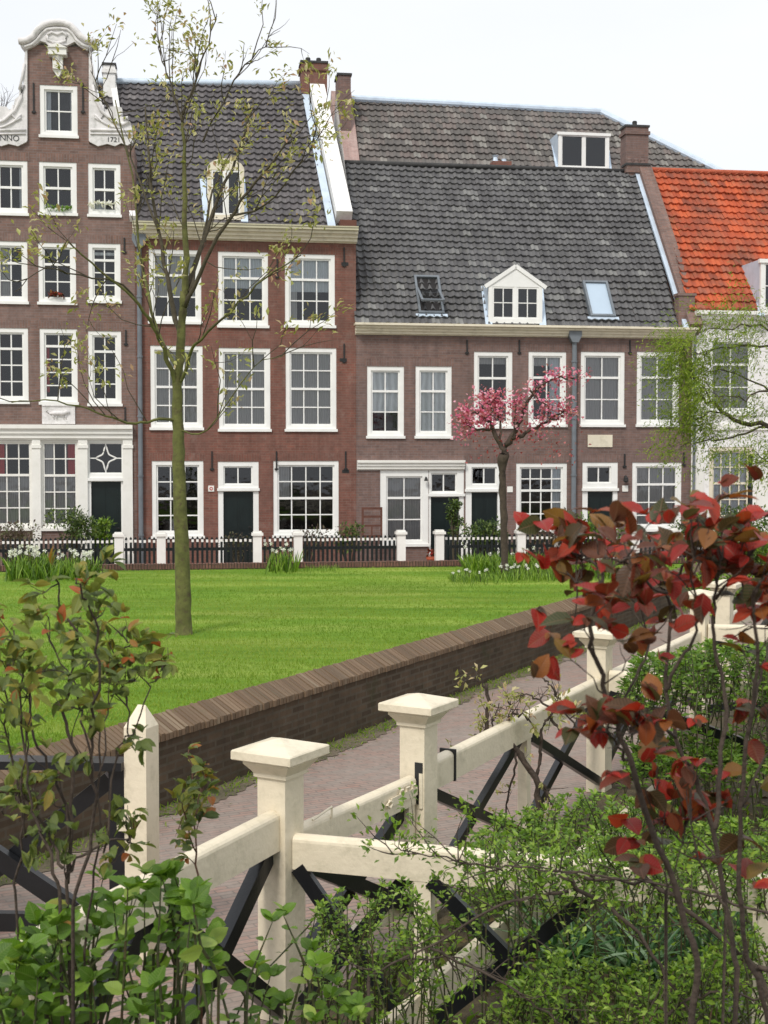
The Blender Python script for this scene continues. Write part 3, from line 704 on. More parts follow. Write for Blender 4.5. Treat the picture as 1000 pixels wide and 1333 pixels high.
# claw pieces in white stone
def pxpoly(pts): return [FA.hit(x, y) for x, y in pts]
claw = [(116, 64), (119, 70), (120, 82), (119, 92), (122, 100), (121, 110), (126, 116), (127, 126), (132, 130), (134, 140), (139, 144), (143, 140), (150, 139), (159, 141), (160, 148), (156, 152), (164, 154), (170, 160), (172, 168), (171, 172), (173, 174), (173, 186), (166, 190), (158, 187), (150, 191), (140, 188), (128, 191), (118, 186), (116, 184)]
m_ = MB(FA); m_.prism(list(reversed(pxpoly(claw))), -.2, .07); cr = m_.build('claw_piece', 'stone', R1)
def mir(pts, cx=76): return [(2 * cx - x, y) for x, y in reversed(pts)]
clawl = [(x, y) for x, y in mir([p for p in claw if True])]
m_ = MB(FA); m_.prism(list(reversed(pxpoly(clawl))), -.2, .07); cl = m_.build('claw_piece', 'stone', R1)
for par, sg in ((cr, 1), (cl, -1)):
    f = lambda x, y: FA.p(*FA.hit(76 + sg * (x - 76), y), .085)
    m_ = MB(FA)
    for pts, r in (([(121, 112), (124, 128), (132, 145), (146, 158), (160, 163), (168, 160), (166, 154), (160, 156)], .045), ([(120, 84), (122, 100), (126, 118)], .035), ([(124, 150), (134, 160), (146, 166), (158, 168)], .03), ([(134, 138), (136, 150), (130, 158), (124, 154)], .03), ([(118, 170), (172, 171)], .035), ([(118, 175), (172, 176)], .022)):
        q = [f(*p) for p in pts]; m_.tube(q, r, 6)
    m_.build('carved_scroll', 'stone', par, True)
def text(body, par, px, py, size, mat, n=.075):
    cu_ = bpy.data.curves.new('lettering', 'FONT'); cu_.body = body; cu_.size = size; cu_.extrude = .004; cu_.align_x = 'CENTER'; cu_.align_y = 'CENTER'
    t = bpy.data.objects.new('lettering', cu_); COL.objects.link(t); bpy.context.view_layer.update()
    me = bpy.data.meshes.new_from_object(t.evaluated_get(bpy.context.evaluated_depsgraph_get())); bpy.data.objects.remove(t)
    me.name = 'lettering'; me.materials.clear(); me.materials.append(M[mat])
    u, v = FA.hit(px, py, n); o = link('lettering', me, par); rot = Matrix((FA.U, FA.V, FA.N)).transposed().to_4x4()
    o.matrix_local = Matrix.Translation(FA.p(u, v, n) - parent_origin(par)) @ rot; return o
text('ANNO', cl, 9, 180, .20, 'darkcap'); text('1721', cr, 148, 182, .17, 'darkcap')
# crest
crest = [(26, 58), (27, 54), (36, 53), (43, 49), (48, 43), (52, 37), (58, 32), (66, 30), (75, 29.5), (84, 30), (92, 33), (98, 38), (102, 44), (108, 50), (114, 54), (124, 55), (124, 60), (119, 63), (114, 67), (108, 64), (102, 60), (98, 56), (94, 58), (88, 61), (82, 60), (76, 62), (70, 60), (64, 61), (60, 57), (53, 55), (47, 60), (40, 64), (35, 66), (30, 63)]
m_ = MB(FA); m_.prism(list(reversed(pxpoly(crest))), -.3, .12); cr2 = m_.build('gable_crest', 'stone', R1)
f = lambda x, y, n=.14: FA.p(*FA.hit(x, y), n)
m_ = MB(FA)
m_.tube([f(x, y) for x, y in [(25, 56), (36, 55), (44, 50), (50, 42), (57, 35), (66, 32), (75, 31.5), (84, 32), (93, 36), (99, 42), (105, 49), (113, 55), (125, 57)]], .085, 8)
m_.tube([f(x, y, .13) for x, y in [(33, 63), (42, 60), (49, 54), (55, 46), (62, 40), (75, 39), (88, 40), (95, 46), (100, 54), (107, 60), (116, 64)]], .04, 6)
m_.tube([f(x, y, .13) for x, y in [(62, 48), (68, 44), (75, 47), (82, 44), (88, 48), (86, 55), (78, 58), (70, 57), (63, 54), (62, 48)]], .035, 6); m_.build('carved_scroll', 'stone', cr2, True)
# hoist beam bracket
m_ = MB(FA); cu, cv = FA.hit(76, 70); m_.box(cu - .22, cv - .1, 0, cu + .22, cv + .06, .3); m_.prism([(cu - .25, cv + .06), (cu + .25, cv + .06), (cu, cv + .17)], 0, .34); m_.box(cu - .12, cv - .42, 0, cu + .12, cv - .1, .2); m_.prism([(cu - .13, cv - .42), (cu, cv - .62), (cu + .13, cv - .42)], 0, .14)
m_.tube([FA.p(cu, cv - .42, .1), FA.p(cu, cv - .1, .22)], .06, 8)
m_.build('hoist_bracket', 'white', R1)
for x in (44, 108): H1.anchor(x, 128, .75)
for x, y in ((162, 320), (164, 440), (163, 540)): H1.anchor(x, y, .4)
# roof behind gable
fr1 = _F(FA.p(0, 0, -.2), FA.U, FA.V, -FA.N); apex = ((uL + uR) / 2, FA.hit(76, 95)[1])
m_ = MB(fr1); m_.prism([(uL + .05, vT - .02), (uR - .1, vT - .02), apex], 0, 7.8); m_.build('roof', 'darkcap', R1)
# bare planter boxes with greens on sills
def windowbox(par, px0, px1, py, mat='leaf_green', n=.06):
    u0, v = FA.hit(px0, py, n); u1, _ = FA.hit(px1, py, n); k = 60; P = []; 
    for i in range(k): P.append(FA.p(random.uniform(u0, u1), v + random.uniform(0, .05), n + random.uniform(-.04, .04)))
    leaves('window_plants', mat, par, P, rdir(k, .6), RNG.uniform(.06, .13, k), .5)
windowbox(R1, 58, 92, 272); windowbox(R1, 118, 150, 266, 'petal'); windowbox(R1, 64, 84, 385, 'redpetal' if 'redpetal' in M else 'leaf_red')

# ================================================================== HOUSE 2 : red brick, grey roof
uL2 = uR + .004; uR2, _ = FA.hit(463.5, 450); vE = FA.hit(320, 303)[1]; vC0 = FA.hit(320, 314)[1]
H2 = House('red_brick_house', FA.p(uL2, 0, 0) and 'red-brown brick house of three storeys with grey tiled roof, white parapet and arched dormer', 'brick_red', uL2, uR2, vC0 + .05)
HB = [('net', 0, 1, .58, 1), ('net', 0, .28, 0, .58)]
H2.window((194, 325, 262, 422), 3, 3, 1, [('net', 0, 1, .35, 1)]); H2.window((284, 328, 349, 427), 3, 3, 1, [('drape', 0, 1, .52, 1), ('blind', .02, .12, 0, .12)]); H2.window((371, 331, 436, 427), 3, 3, 1, [('drape', 0, 1, .48, 1), ('net', 0, .2, 0, .48)])
H2.window((196, 450, 264, 560), 3, 4, 2, NET); H2.window((285, 453, 352, 562), 3, 4, 2, NET); H2.window((372, 453, 438, 562), 3, 4, 2, NET)
H2.window((198, 600, 265, 700), 3, 4, 2, [('net', .3, .7, 0, .2)], vb=.72); H2.window((356, 600, 441, 700), 4, 4, 2, [('net', 0, .22, .5, 1)], vb=.72)
H2.door((284, 601, 337, 733), 0, (291, 640, 330, 733), (291, 607, 329, 631))
H2.wall(); R2_ = H2.root
a, b_, c_, d_ = FA.rect(172, 300, 464, 313, .1); cornice(R2_, FA, uL2 - .05, uR2 + .02, b_, d_ + .02, 'cream', .30)
m_ = MB(FA); m_.box(uL2 - .05, d_ + .022, .01, uR2 + .02, d_ + .09, .42); m_.box(uL2 - .05, d_ + .09, .30, uR2 + .02, d_ + .12, .44); m_.build('gutter', 'olive', R2_)
run2 = 4.6; vR = FA.hit(280, 109, -run2)[1]; f2 = roof_frame(d_ + .07, vR, run2, .05)
qd = [f2.hit(174, 296), f2.hit(436, 299), f2.hit(398, 112), f2.hit(128, 108)]; qd[0] = (qd[0][0], 0); qd[1] = (qd[1][0], 0)
tiles(R2_, f2, qd, 'tile_grey', tw=.21, th=.27)
back_slope(R2_, f2, qd[3], qd[2], run2, vR, vE, 'tile_grey')
m_ = MB(f2); a_, b2 = qd[3], qd[2]; m_.tube([f2.p(a_[0] - .1, a_[1] + .04, .03), f2.p(b2[0] + .1, b2[1] + .04, .03)], .1, 10); m_.build('ridge_cap', 'zinc', R2_, True)
p0, p1 = f2.hit(433, 297), f2.hit(397, 118); p0 = (p0[0], -.02); plank_on(R2_, f2, (p0[0] - .12, p0[1]), (p1[0] - .12, p1[1]), .2, .03, .09, 'zinc', 'flashing')
p0b, p1b = f2.hit(437, 287), f2.hit(402, 118); m_ = MB(f2); m_.prism([(p0b[0], p0b[1]), (p0b[0] + .42, p0b[1]), (p1b[0] + .42, p1b[1]), (p1b[0], p1b[1])], -.55, .30)
m_.build('parapet', 'plaster', R2_)
u, v = FA.hit(452, 291); m_ = MB(FA); m_.box(u - .2, v - .12, -.3, u + .22, v + .06, .2); m_.build('kneeler', 'timber', R2_)
# party wall above lower neighbour
c = f2.p(p1b[0] + .2, p1b[1], 0); zc0 = c.z - .6; zc1 = atY(408, 86, c.y).z
cc = atY(408, 100, c.y); chimney(R2_, cc, 33 / FPX * c.y, .62, zc0, zc1, 'brick_red', 2)
m_ = MB(); 
for uu in (uR2 - .01,):
    A = FA.p(uu, vE - .3, -.05); Bp = FA.p(uu, vR - .15, -run2); C_ = FA.p(uu, vE - .3, -2 * run2)
    m_.face([A, C_, Bp], [(0, 0), (9, 0), (4.5, 5)])
m_.build('party_wall', 'plaster', R2_)
# left parapet with white chimney
p0c = f2.hit(172, 290); p1c = f2.hit(146, 112); plank_on(R2_, f2, (p0c[0] - .05, p0c[1]), (p1c[0] - .05, p1c[1]), .16, -.4, .22, 'plaster', 'parapet')
cc = atY(143, 112, 37); chimney(R2_, cc, 15 / FPX * 37, .5, cc.z - 1.5, atY(143, 88, 37).z, 'plaster', 0)
H2.pipe(181, 322, None, .06)
for x, y in ((448, 335), (448, 460), (450, 600), (276, 600), (360, 600), (361, 350)): H2.anchor(x, y, .5)
m_ = MB(FA)
for x, y in ((449, 343), (447, 468), (450, 613)): u, v = FA.hit(x, y); m_.box(u - .09, v - .05, .001, u + .09, v + .03, .012)
m_.build('vent_slots', 'iron', R2_)
def sign(H, x, y, w_=.15, name='number_plate'):
    u, v = FA.hit(x, y, .02); m_ = MB(FA); m_.box(u - w_ / 2, v - w_ / 2, .001, u + w_ / 2, v + w_ / 2, .025); return m_.build(name, 'white', H.root)
sg_ = sign(H2, 275, 636); u, v = FA.hit(275, 636, .02); m_ = MB(FA); m_.tube([FA.p(u + .035 * math.cos(t), v + .035 * math.sin(t), .028) for t in np.linspace(0, 6.28, 13)], .010, 5); m_.build('red_numeral', 'redcurtain', sg_)
# arched dormer
def dormer(parent, rf, px, kind, cols=2, rows=2, depth=1.4, lift=.0):
    x0, y0, x1, y1 = px
    b_c = rf.p(*rf.hit((x0 + x1) / 2, y1, .05), .05); n_ = (b_c - FA.O).dot(FA.N)
    u0, v0, u1, v1 = FA.rect(x0, y0, x1, y1, n_)
    box = MB(FA); g_ = .03
    if kind == 'arch':
        vs = v1 - (u1 - u0) * .30; pts = [(u0, v0), (u1, v0), (u1, vs)] + [((u0 + u1) / 2 + (u1 - u0) / 2 * math.cos(t), vs + (v1 - vs) * math.sin(t)) for t in np.linspace(.2, math.pi - .2, 9)] + [(u0, vs)]
    elif kind == 'gable': vs = v1 - (u1 - u0) * .34; pts = [(u0, v0), (u1, v0), (u1, vs), ((u0 + u1) / 2, v1), (u0, vs)]
    else: vs = v1; pts = [(u0, v0), (u1, v0), (u1, v1), (u0, v1)]
    box.prism(pts, n_ - depth, n_ - .06); D = box.build('dormer', 'zinc' if kind != 'flat' else 'zinc', parent)
    fw = MB(FA); e = .10; wv1 = vs - (.02 if kind != 'flat' else .08)
    # front board with opening: built from strips, plus the tympanum
    fw.box(u0, v0, n_ - .06, u0 + e, wv1, n_ + .02); fw.box(u1 - e, v0, n_ - .06, u1, wv1, n_ + .02); fw.box(u0 + e, v0, n_ - .06, u1 - e, v0 + .12, n_ + .018)
    if kind == 'flat': fw.box(u0 - .05, v1 - .10, n_ - .06, u1 + .05, v1, n_ + .06)
    else:
        tym = [(u0, wv1), (u1, wv1)] + [p for p in pts[2:]]
        if kind == 'gable':
            fw.prism([(u0, wv1), (u1, wv1), (u1, vs + .01), ((u0 + u1) / 2, v1), (u0, vs + .01)], n_ - .06, n_ + .015)
            mid = ((u0 + u1) / 2, v1)
            for sgn, uu in ((1, u0), (-1, u1)):
                aa = FA.p(uu - sgn * .1, vs - .03, n_ - .2); bb = FA.p(mid[0], mid[1] + .03, n_ - .2)
                fw.beam(aa + FA.N * .2, bb + FA.N * .2, .1, .09, up=tuple(FA.N))
        else: fw.prism([(u0, wv1)] + [(u1, wv1)] + pts[2:], n_ - .06, n_ + .015)
    fw.build('dormer_front', 'cream' if kind == 'arch' else 'whitewin', D)
    ws = MB(FA); ia, ic, ib, id_ = u0 + e, u1 - e, v0 + .12, wv1 - (.0 if kind != 'flat' else .02)
    half = [(ia, (ia + ic) / 2 - .03), ((ia + ic) / 2 + .03, ic)]
    ws.box((ia + ic) / 2 - .03, ib, n_ - .05, (ia + ic) / 2 + .03, id_, n_ + .012)
    gl = MB(FA); dk = MB(FA)
    for q, (a, c_) in enumerate(half):
        s_ = .045
        ws.box(a, ib, n_ - .05, a + s_, id_, n_ + .004); ws.box(c_ - s_, ib, n_ - .05, c_, id_, n_ + .004); ws.box(a + s_, ib, n_ - .05, c_ - s_, ib + s_, n_ + .002); ws.box(a + s_, id_ - s_, n_ - .05, c_ - s_, id_, n_ + .002)
        if cols == 2: ws.box((a + c_) / 2 - .012, ib + s_, n_ - .04, (a + c_) / 2 + .012, id_ - s_, n_ - .004)
        for j in range(1, rows): vv = ib + (id_ - ib) * j / rows; ws.box(a + s_, vv - .012, n_ - .04, c_ - s_, vv + .012, n_ - .006)
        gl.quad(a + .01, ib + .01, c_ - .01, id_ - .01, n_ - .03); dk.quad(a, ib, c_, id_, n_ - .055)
    ws.build('window_frame', 'whitewin', D); gl.build('pane', 'glass', D); dk.build('interior_shade', 'room_shade', D)  # dark sheets behind the panes, indoor shade painted in their colour
    # sloping zinc cheek flashings
    for xx, sgn in ((x0, -1), (x1, 1)):
        a = rf.hit(xx, y1 + 2, .05); b_ = rf.hit(xx - 6 if sgn < 0 else xx - 4, y0 + (y1 - y0) * .35, .05)
        fl = MB(rf); fl.prism([(a[0] - .08, a[1] - .05), (a[0] + .1, a[1] - .05), (b_[0] + .1, b_[1]), (b_[0] - .08, b_[1])], .04, .08); fl.build('flashing', 'zinc', D)
    return D, (u0, v0, u1, v1, n_)
dormer(R2_, f2, (270, 206, 318, 286), 'arch', cols=1, rows=1, depth=1.3)

# ================================================================== HOUSE 3 : long brown brick house
uL3 = uR2 + .004; uR3, _ = FA.hit(900, 560)
a, b_, c_, d_ = FA.rect(460, 427, 900, 438, .1)
H3 = House('long_brick_house', 'long two-storey brown brick house under a dark grey tiled roof with gabled dormer', 'brick_brown', uL3, uR3, b_ + .05)
H3.window((478, 477, 526, 571), 2, 3, 1, [('blind', 0, 1, .34, 1)]); H3.window((541, 477, 588, 571), 2, 3, 1, [('blind', 0, 1, 0, 1)])
H3.window((617, 458, 667, 558), 2, 3, 1, [('net', 0, 1, .88, 1)]); H3.window((688, 458, 737, 556), 2, 3, 1, [('drape', .62, 1, 0, 1), ('net', 0, .62, .85, 1)])
H3.window((756, 458, 813, 556), 2, 3, 1, NET); H3.window((829, 458, 884, 556), 2, 3, 1, NET)
H3.window((495, 612, 558, 716), 2, 3, 1, NET, fw=.16, bot=.14, lintel=False, vb=.46)
H3.door((558.3, 612, 604, 733), 0, (561, 647, 598, 733), (561, 616, 595, 641), lintel=False)
H3.door((606, 603, 652, 733), 0, (614, 641, 648, 733), (614, 608, 647, 631))
H3.window((672, 603, 738, 692), 4, 5, 2, [('drape', .76, 1, 0, 1)]); H3.door((758, 602, 804, 733), 0, (765, 640, 798, 733), (764, 607, 796, 629))
H3.window((823, 602, 887, 692), 3, 4, 1, NET, rowh=[1.4, 1.4, 1.0, .8])
H3.wall(); R3 = H3.root
cornice(R3, FA, uL3 - .03, uR3 + .03, b_, d_, 'cream', .22)
m_ = MB(FA); m_.box(uL3 - .06, d_ + .002, -.05, uR3 + .06, d_ + .06, .34); m_.build('gutter', 'cream', R3)
a, b2, c_, d2 = FA.rect(465, 599, 605, 612, .05); cornice(R3, FA, a, c_, b2 + .002, d2, 'white', .12, 'shopfront_cornice')
run3 = 3.7; vR3 = FA.hit(640, 219, -run3)[1]; f3 = roof_frame(d_ + .03, vR3, run3, .2)
q3 = [(uL3 - .05, 0), (f3.hit(884, 424)[0], 0), f3.hit(826, 225), f3.hit(449, 213)]; q3[3] = (uL3 - .05 - run3 * 0, q3[3][1])
q3[3] = (f3.hit(440, 213)[0], q3[3][1])
tiles(R3, f3, q3, 'tile_dark', tw=.205, th=.235)
back_slope(R3, f3, q3[3], q3[2], run3, vR3, d_, 'tile_dark')
m_ = MB(f3); m_.tube([f3.p(q3[3][0], q3[3][1] + .03, .02), f3.p(q3[2][0], q3[2][1] + .03, .02)], .07, 8); m_.build('ridge_cap', 'darkcap', R3, True)
dormer(R3, f3, (636, 348, 706, 421), 'gable', 2, 2, 1.5)
# skylights
def skylight(px4, parent, rf, open_=False, label=None):
    P = [rf.hit(x, y, .1) for x, y in px4]; u0 = (P[0][0] + P[3][0]) / 2; u1 = (P[1][0] + P[2][0]) / 2; v0 = P[0][1]; v1 = P[2][1]
    m_ = MB(rf); e = .06
    for bx in ((u0, v0, u0 + e, v1), (u1 - e, v0, u1, v1), (u0 + e, v0, u1 - e, v0 + e), (u0 + e, v1 - e, u1 - e, v1)): m_.box(bx[0], bx[1], .0, bx[2], bx[3], .15)
    s_ = m_.build('skylight', 'pipe', parent)
    if label: s_['label'] = label
    d = MB(rf); d.quad(u0 + e, v0 + e, u1 - e, v1 - e, .1 if not open_ else .085); d.build('opening_shade' if open_ else 'pane', 'room_shade' if open_ else 'skyglass', s_)  # open: shade painted on a dark quad; closed: painted sky reflection
    if open_:
        # sash pivoted at mid height, lower edge swung out
        O = rf.p(u0 + .03, (v0 + v1) / 2 + .02, .16); V2 = (rf.V * math.cos(R(26)) - rf.N * math.sin(R(26))).normalized(); sf_ = Frame(O, rf.U, V2); w2 = u1 - u0 - .06; h2 = (v1 - v0) * .48
        k = MB(sf_)
        for bx in ((0, -h2, .06, h2 * .9), (w2 - .06, -h2, w2, h2 * .9), (.06, -h2, w2 - .06, -h2 + .06), (.06, h2 * .9 - .06, w2 - .06, h2 * .9)): k.box(bx[0], bx[1], 0, bx[2], bx[3], .05)
        k.build('sash', 'pipe', s_); k = MB(sf_); k.quad(.05, -h2 + .05, w2 - .05, h2 * .9 - .05, .03); k.build('pane', 'glass', s_)
    else:
        pass
    ap = MB(rf); kk = 9
    pts = [(u0 - .08 + (u1 - u0 + .16) * i / kk, v0 - .06 - .04 * (i % 2)) for i in range(kk + 1)]
    ap.prism([(u0 - .08, v0)] + pts + [(u1 + .08, v0)], .07, .1); ap.build('apron', 'zinc', s_)
M['skyglass'] = pbr('painted_sky_glass', (.42, .52, .62), .12, .05, 1, 0, spec=1.0)  # pale blue base colour stands in for the reflected sky
skylight([(545, 408), (580, 408), (570, 360), (539, 360)], R3, f3, True, 'dark skylight standing open')
skylight([(768, 412), (802, 412), (790, 367), (759, 367)], R3, f3, False, 'closed skylight with pale sky reflection painted on its pane')
H3.pipe(748, 446, None, .065)
for x, y in ((608, 452), (676, 452), (820, 452), (813, 600), (890, 598), (890, 452)): H3.anchor(x, y, .38)
sign(H3, 664, 637); sign(H3, 814, 636, .16)
a, b_, c_, d_ = FA.rect(765, 566, 797, 582); m_ = MB(FA); m_.box(a, b_, 0, c_, d_, .03); m_.build('blank_plaque', 'cream', R3)
m_ = MB(FA); u, v = FA.hit(813, 624); m_.lathe(FA.p(u, v - .08, .12), [(.03, 0), (.07, .03), (.06, .12), (.02, .18)], 8); m_.tube([FA.p(u, v + .08, .0), FA.p(u, v + .1, .12)], .012, 6); m_.build('wall_lamp', 'iron', R3)
# text: hanging bell by the door
m_ = MB(FA); u, v = FA.hit(554, 623); m_.lathe(FA.p(u, v - .06, .1), [(.055, 0), (.045, .05), (.02, .1)], 8); m_.box(u - .01, v + .03, .0, u + .01, v + .05, .12); m_.build('door_bell', 'iron', R3)
# small vent chimney on the ridge
cc = f3.p(*f3.hit(656, 213)); m_ = MB(); F1 = Frame(cc - FA.N * .3, FA.U, (0, 0, 1)); m_.box(-.28, -.3, -.3, .28, .12, .1, fr=F1); q = m_.build('vent_stack', 'brick_red', R3)
m_ = MB(); m_.box(-.34, -.32, .1, .38, -.03, .14, fr=F1); m_.lathe(F1.p(-.16, .12, -.1), [(.1, 0), (.08, .05), (.06, .14), (.1, .2)], 10); m_.lathe(F1.p(.1, .12, -.1), [(.09, 0), (.07, .05), (.07, .1)], 10); m_.build('cowl', 'zinc', q)

# party parapet between houses 3 and 4 with chimneys
p0, p1 = f3.hit(888, 408), f3.hit(828, 222)
m_ = MB(f3); m_.prism([(p0[0] + .02, -.02), (p0[0] + .40, -.02), (p1[0] + .40, p1[1]), (p1[0] + .02, p1[1])], -.6, .22); m_.build('parapet', 'timber_brick' if 'timber_brick' in M else 'brick_purple', R3)
plank_on(R3, f3, (p0[0] - .10, -.03), (p1[0] - .10, p1[1]), .17, .03, .1, 'zinc', 'flashing')
c = f3.p(p1[0] + .15, p1[1], 0)
cc = atY(826, 190, c.y + .5); chimney(R3, cc, 30 / FPX * cc.y, .5, cc.z - 1.2, atY(826, 168, cc.y).z, 'brick_brown', 1)
cc = atY(828, 215, c.y - .05); k = chimney(R3, cc, 30 / FPX * cc.y, .4, cc.z - .6, atY(828, 217, cc.y).z, 'brick_purple', 3, pot='brick_brown')
u, v = FA.hit(893, 398); m_ = MB(FA); m_.box(u - .25, v - .6, -.2, u + .2, v + .25, .12); m_.box(u - .28, v + .25, -.2, u + .24, v + .32, .15); m_.build('kneeler', 'brick_purple', R3)

# ================================================================== HOUSE 4 : white house with orange roof
uL4 = uR3 + .004; uR4 = uL4 + 7.5; vb4 = FA.hit(950, 424)[1]; vt4 = FA.hit(950, 406)[1]
H4 = House('white_house', 'white-plastered house at the far right under a bright orange tiled roof', 'plaster', uL4, uR4, vb4 + .05)
H4.window((922, 440, 982, 541), 2, 3, 1, NET, mat='whitewin', lintel=False); H4.window((1012, 440, 1070, 541), 2, 3, 1, NET, lintel=False)
H4.window((923, 582, 980, 700), 4, 5, 2, [('drape', 0, 1, 0, 1)], lintel=False, mat='cream')
H4.door((1010, 602, 1060, 733), 0, (1018, 641, 1052, 733), (1018, 608, 1052, 631), lintel=False)
H4.wall(); R4 = H4.root
cornice(R4, FA, uL4 + .01, uR4, vb4, vt4, 'white', .28)
m_ = MB(FA); a, b_, c_, d_ = FA.rect(900, 552, 1120, 560); m_.box(uL4 + .02, b_, 0, uR4, d_, .05); a, b_, c_, d_ = FA.rect(984, 600, 1000, 700); m_.box(a, 0, 0, c_, d_, .08); m_.box(uL4 + .02, 0, 0, uL4 + .35, vb4, .03); m_.build('plaster_band', 'white', R4)
run4 = 3.9; vR4 = FA.hit(920, 222, -run4)[1]; f4 = roof_frame(vt4 + .02, vR4, run4, .15)
q4 = [f4.hit(898, 406), (f4.hit(998, 406)[0] + 5.5, 0), None, f4.hit(848, 222)]; q4[0] = (q4[0][0], 0); q4[2] = (q4[1][0], q4[3][1])
tiles(R4, f4, q4, 'tile_orange', tw=.22, th=.29, amp=.04)
back_slope(R4, f4, q4[3], q4[2], run4, vR4, vt4, 'tile_orange')
m_ = MB(f4); m_.tube([f4.p(q4[3][0], q4[3][1] + .02, .02), f4.p(q4[2][0], q4[2][1] + .02, .02)], .07, 8); m_.build('ridge_cap', 'terracotta', R4, True)
dormer(R4, f4, (990, 338, 1056, 408), 'flat', 2, 2, 1.6)
m_ = MB(FA)
H4.pipe(905, 430, None, .035, hopper=False)

# ================================================================== BACK BUILDING (roof seen above house 3)
runB = 6.0; nB = -9.0
vRB = FA.hit(620, 138, nB - runB)[1]; vEB = vRB - 7.2
RB = thing('rear_building', FA.p(2, 0, nB), 'large old building behind the middle house with weathered brown-grey tiled roof and wide dormer', 'house')
fB = Frame(FA.p(0, vEB, nB), FA.U, FA.p(0, vRB, nB - runB) - FA.p(0, vEB, nB)); vtop = fB.hit(620, 138)[1]
TL, TR = fB.hit(458, 131), fB.hit(782, 148); BRr = fB.hit(930, 222)
sl_ = (BRr[0] - TR[0]) / (TR[1] - BRr[1]); bru = TR[0] + sl_ * TR[1]
BLp = fB.hit(476, 213); 
tiles(RB, fB, [(TL[0] + .0, 0), (bru, 0), TR, (TL[0], TL[1])], 'tile_old', tw=.25, th=.34, amp=.05)
m_ = MB(fB); m_.tube([fB.p(TL[0] - .1, TL[1] + .05, .05), fB.p(TR[0], TR[1] + .05, .05), fB.p(bru, 0, .05)], .14, 10); m_.build('ridge_cap', 'zinc', RB)
m_ = MB(FA); bu0, bu1 = TL[0] - .3, bru; m_.box(bu0, 0, nB - 2 * runB, bu1, vEB, nB); m_.build('wall', 'brick_brown', RB)
m_ = MB(); A = fB.p(*TR); B = fB.p(TL[0], TL[1]); C_ = FA.p(bu0, vEB, nB - 2 * runB); D_ = FA.p(bu1, vEB, nB - 2 * runB); E = fB.p(bru, 0)
m_.face([A, B, C_, D_], [(0, 0), (30, 0), (30, 20), (0, 20)]); m_.face([A, D_, E], [(0, 0), (20, 20), (0, 20)]); m_.build('rear_roof', 'tile_old', RB)
# its gable wall with tall chimney at the left
m_ = MB(); uu = TL[0] - .02; 
Fg = Frame(FA.p(uu, 0, 0), FA.U, (0, 0, 1))
top_ = fB.p(uu, TL[1]); n_top = (top_ - FA.O).dot(FA.N)
gp = [FA.p(uu, vEB, nB), FA.p(uu, vRB + .35, n_top), FA.p(uu, vEB, nB - 2 * runB)]
gq = [p - FA.U * .75 for p in gp]
m_.face([gq[0], gp[0], gp[1], gq[1]], [(0, 0), (.75, 0), (.75, 9), (0, 9)]); m_.face([gq[2], gq[1], gp[1], gp[2]], [(0, 0), (0, 9), (.75, 9), (.75, 0)])
m_.face(gq, [(0, 0), (6, 8), (12, 0)]); m_.face(list(reversed(gp)), [(0, 0), (6, 8), (12, 0)])
m_.build('gable_wall', 'brick_pale', RB)
cc = atY(447.5, 130, 47.5); m_ = MB(); F1 = Frame(Vector((cc.x, cc.y, 0)), FA.U, (0, 0, 1)); z1 = atY(447, 98, 47.5).z
m_.box(-.20, cc.z - 3.2, -.9, .26, z1, 0, fr=F1); ch = m_.build('chimney', 'brick_brown', RB); m_ = MB(); m_.box(-.24, z1, -.94, .30, z1 + .08, .04, fr=F1); m_.build('cap', 'darkcap', ch)
dormer(RB, fB, (727, 173, 793, 222), 'flat', 1, 1, 2.4)

# ------------------------------------------------------------------ picket fences of the front gardens
PF = Frame((0, 30.9, 0), (1, .145, 0), (0, 0, 1))
def stonepost(par, px, h=1.06, w_=.2):
    u, _ = PF.hit(px, 700); m_ = MB(PF); m_.box(u - w_ / 2, 0, -w_ / 2, u + w_ / 2, h - .1, w_ / 2); p_ = m_.build('post', 'white', par)
    k = MB(PF); k.box(u - w_ / 2 - .035, h - .1, -w_ / 2 - .035, u + w_ / 2 + .035, h - .04, w_ / 2 + .035); k.box(u - w_ / 2, h - .04, -w_ / 2, u + w_ / 2, h, w_ / 2); k.build('cap', 'white', p_); return u
def pickets(par, u0, u1, name='picket_panel', h=.93):
    m_ = MB(PF); tp = MB(PF); k = max(2, int((u1 - u0) / .105)); st = (u1 - u0) / k
    m_.box(u0, .22, -.03, u1, .29, .0); m_.box(u0, .62, -.03, u1, .69, .0)
    for i in range(k):
        c_ = u0 + (i + .5) * st; hh = h + random.uniform(-.008, .008); ww = .027
        m_.box(c_ - ww, .1, .002, c_ + ww, hh - .115, .027); m_.prism([(c_ - ww, hh - .05), (c_ + ww, hh - .05), (c_ + ww, hh - .02), (c_, hh + .02), (c_ - ww, hh - .02)], .002, .027)
        m_.cur = 1; m_.box(c_ - ww, hh - .114, .002, c_ + ww, hh - .051, .027); m_.cur = 0
    return m_.build(name, None, par, mats=['black', 'white'])
runs = [([-30, 155, 210], 'black picket fence with white tips and posts before the gabled house'), ([210, 335, 388], 'black picket fence section before the red brick house, left of its middle'),
        ([388, 522], 'long black picket run between the two stone posts right of the red house door'), ([572, 678, 727], 'black picket fence section behind the pink blossom tree'), ([727, 826, 877, 1010], 'black picket fence section at the right end behind the bronze-leaved rose')]
# posts shared at the joins belong to the left-hand run
for ri, (xs, lab) in enumerate(runs):
    root = thing('picket_fence', PF.p(PF.hit(xs[0], 700)[0], 0, 0), lab, 'fence', 'picket fences before the houses')
    first = 0 if ri in (0, 3) else 1
    us = []
    for i, x in enumerate(xs):
        if i >= first: us.append(stonepost(root, x))
        else: us.append(PF.hit(x, 700)[0])
    for i in range(len(us) - 1): pickets(root, us[i] + .11, us[i + 1] - .11)

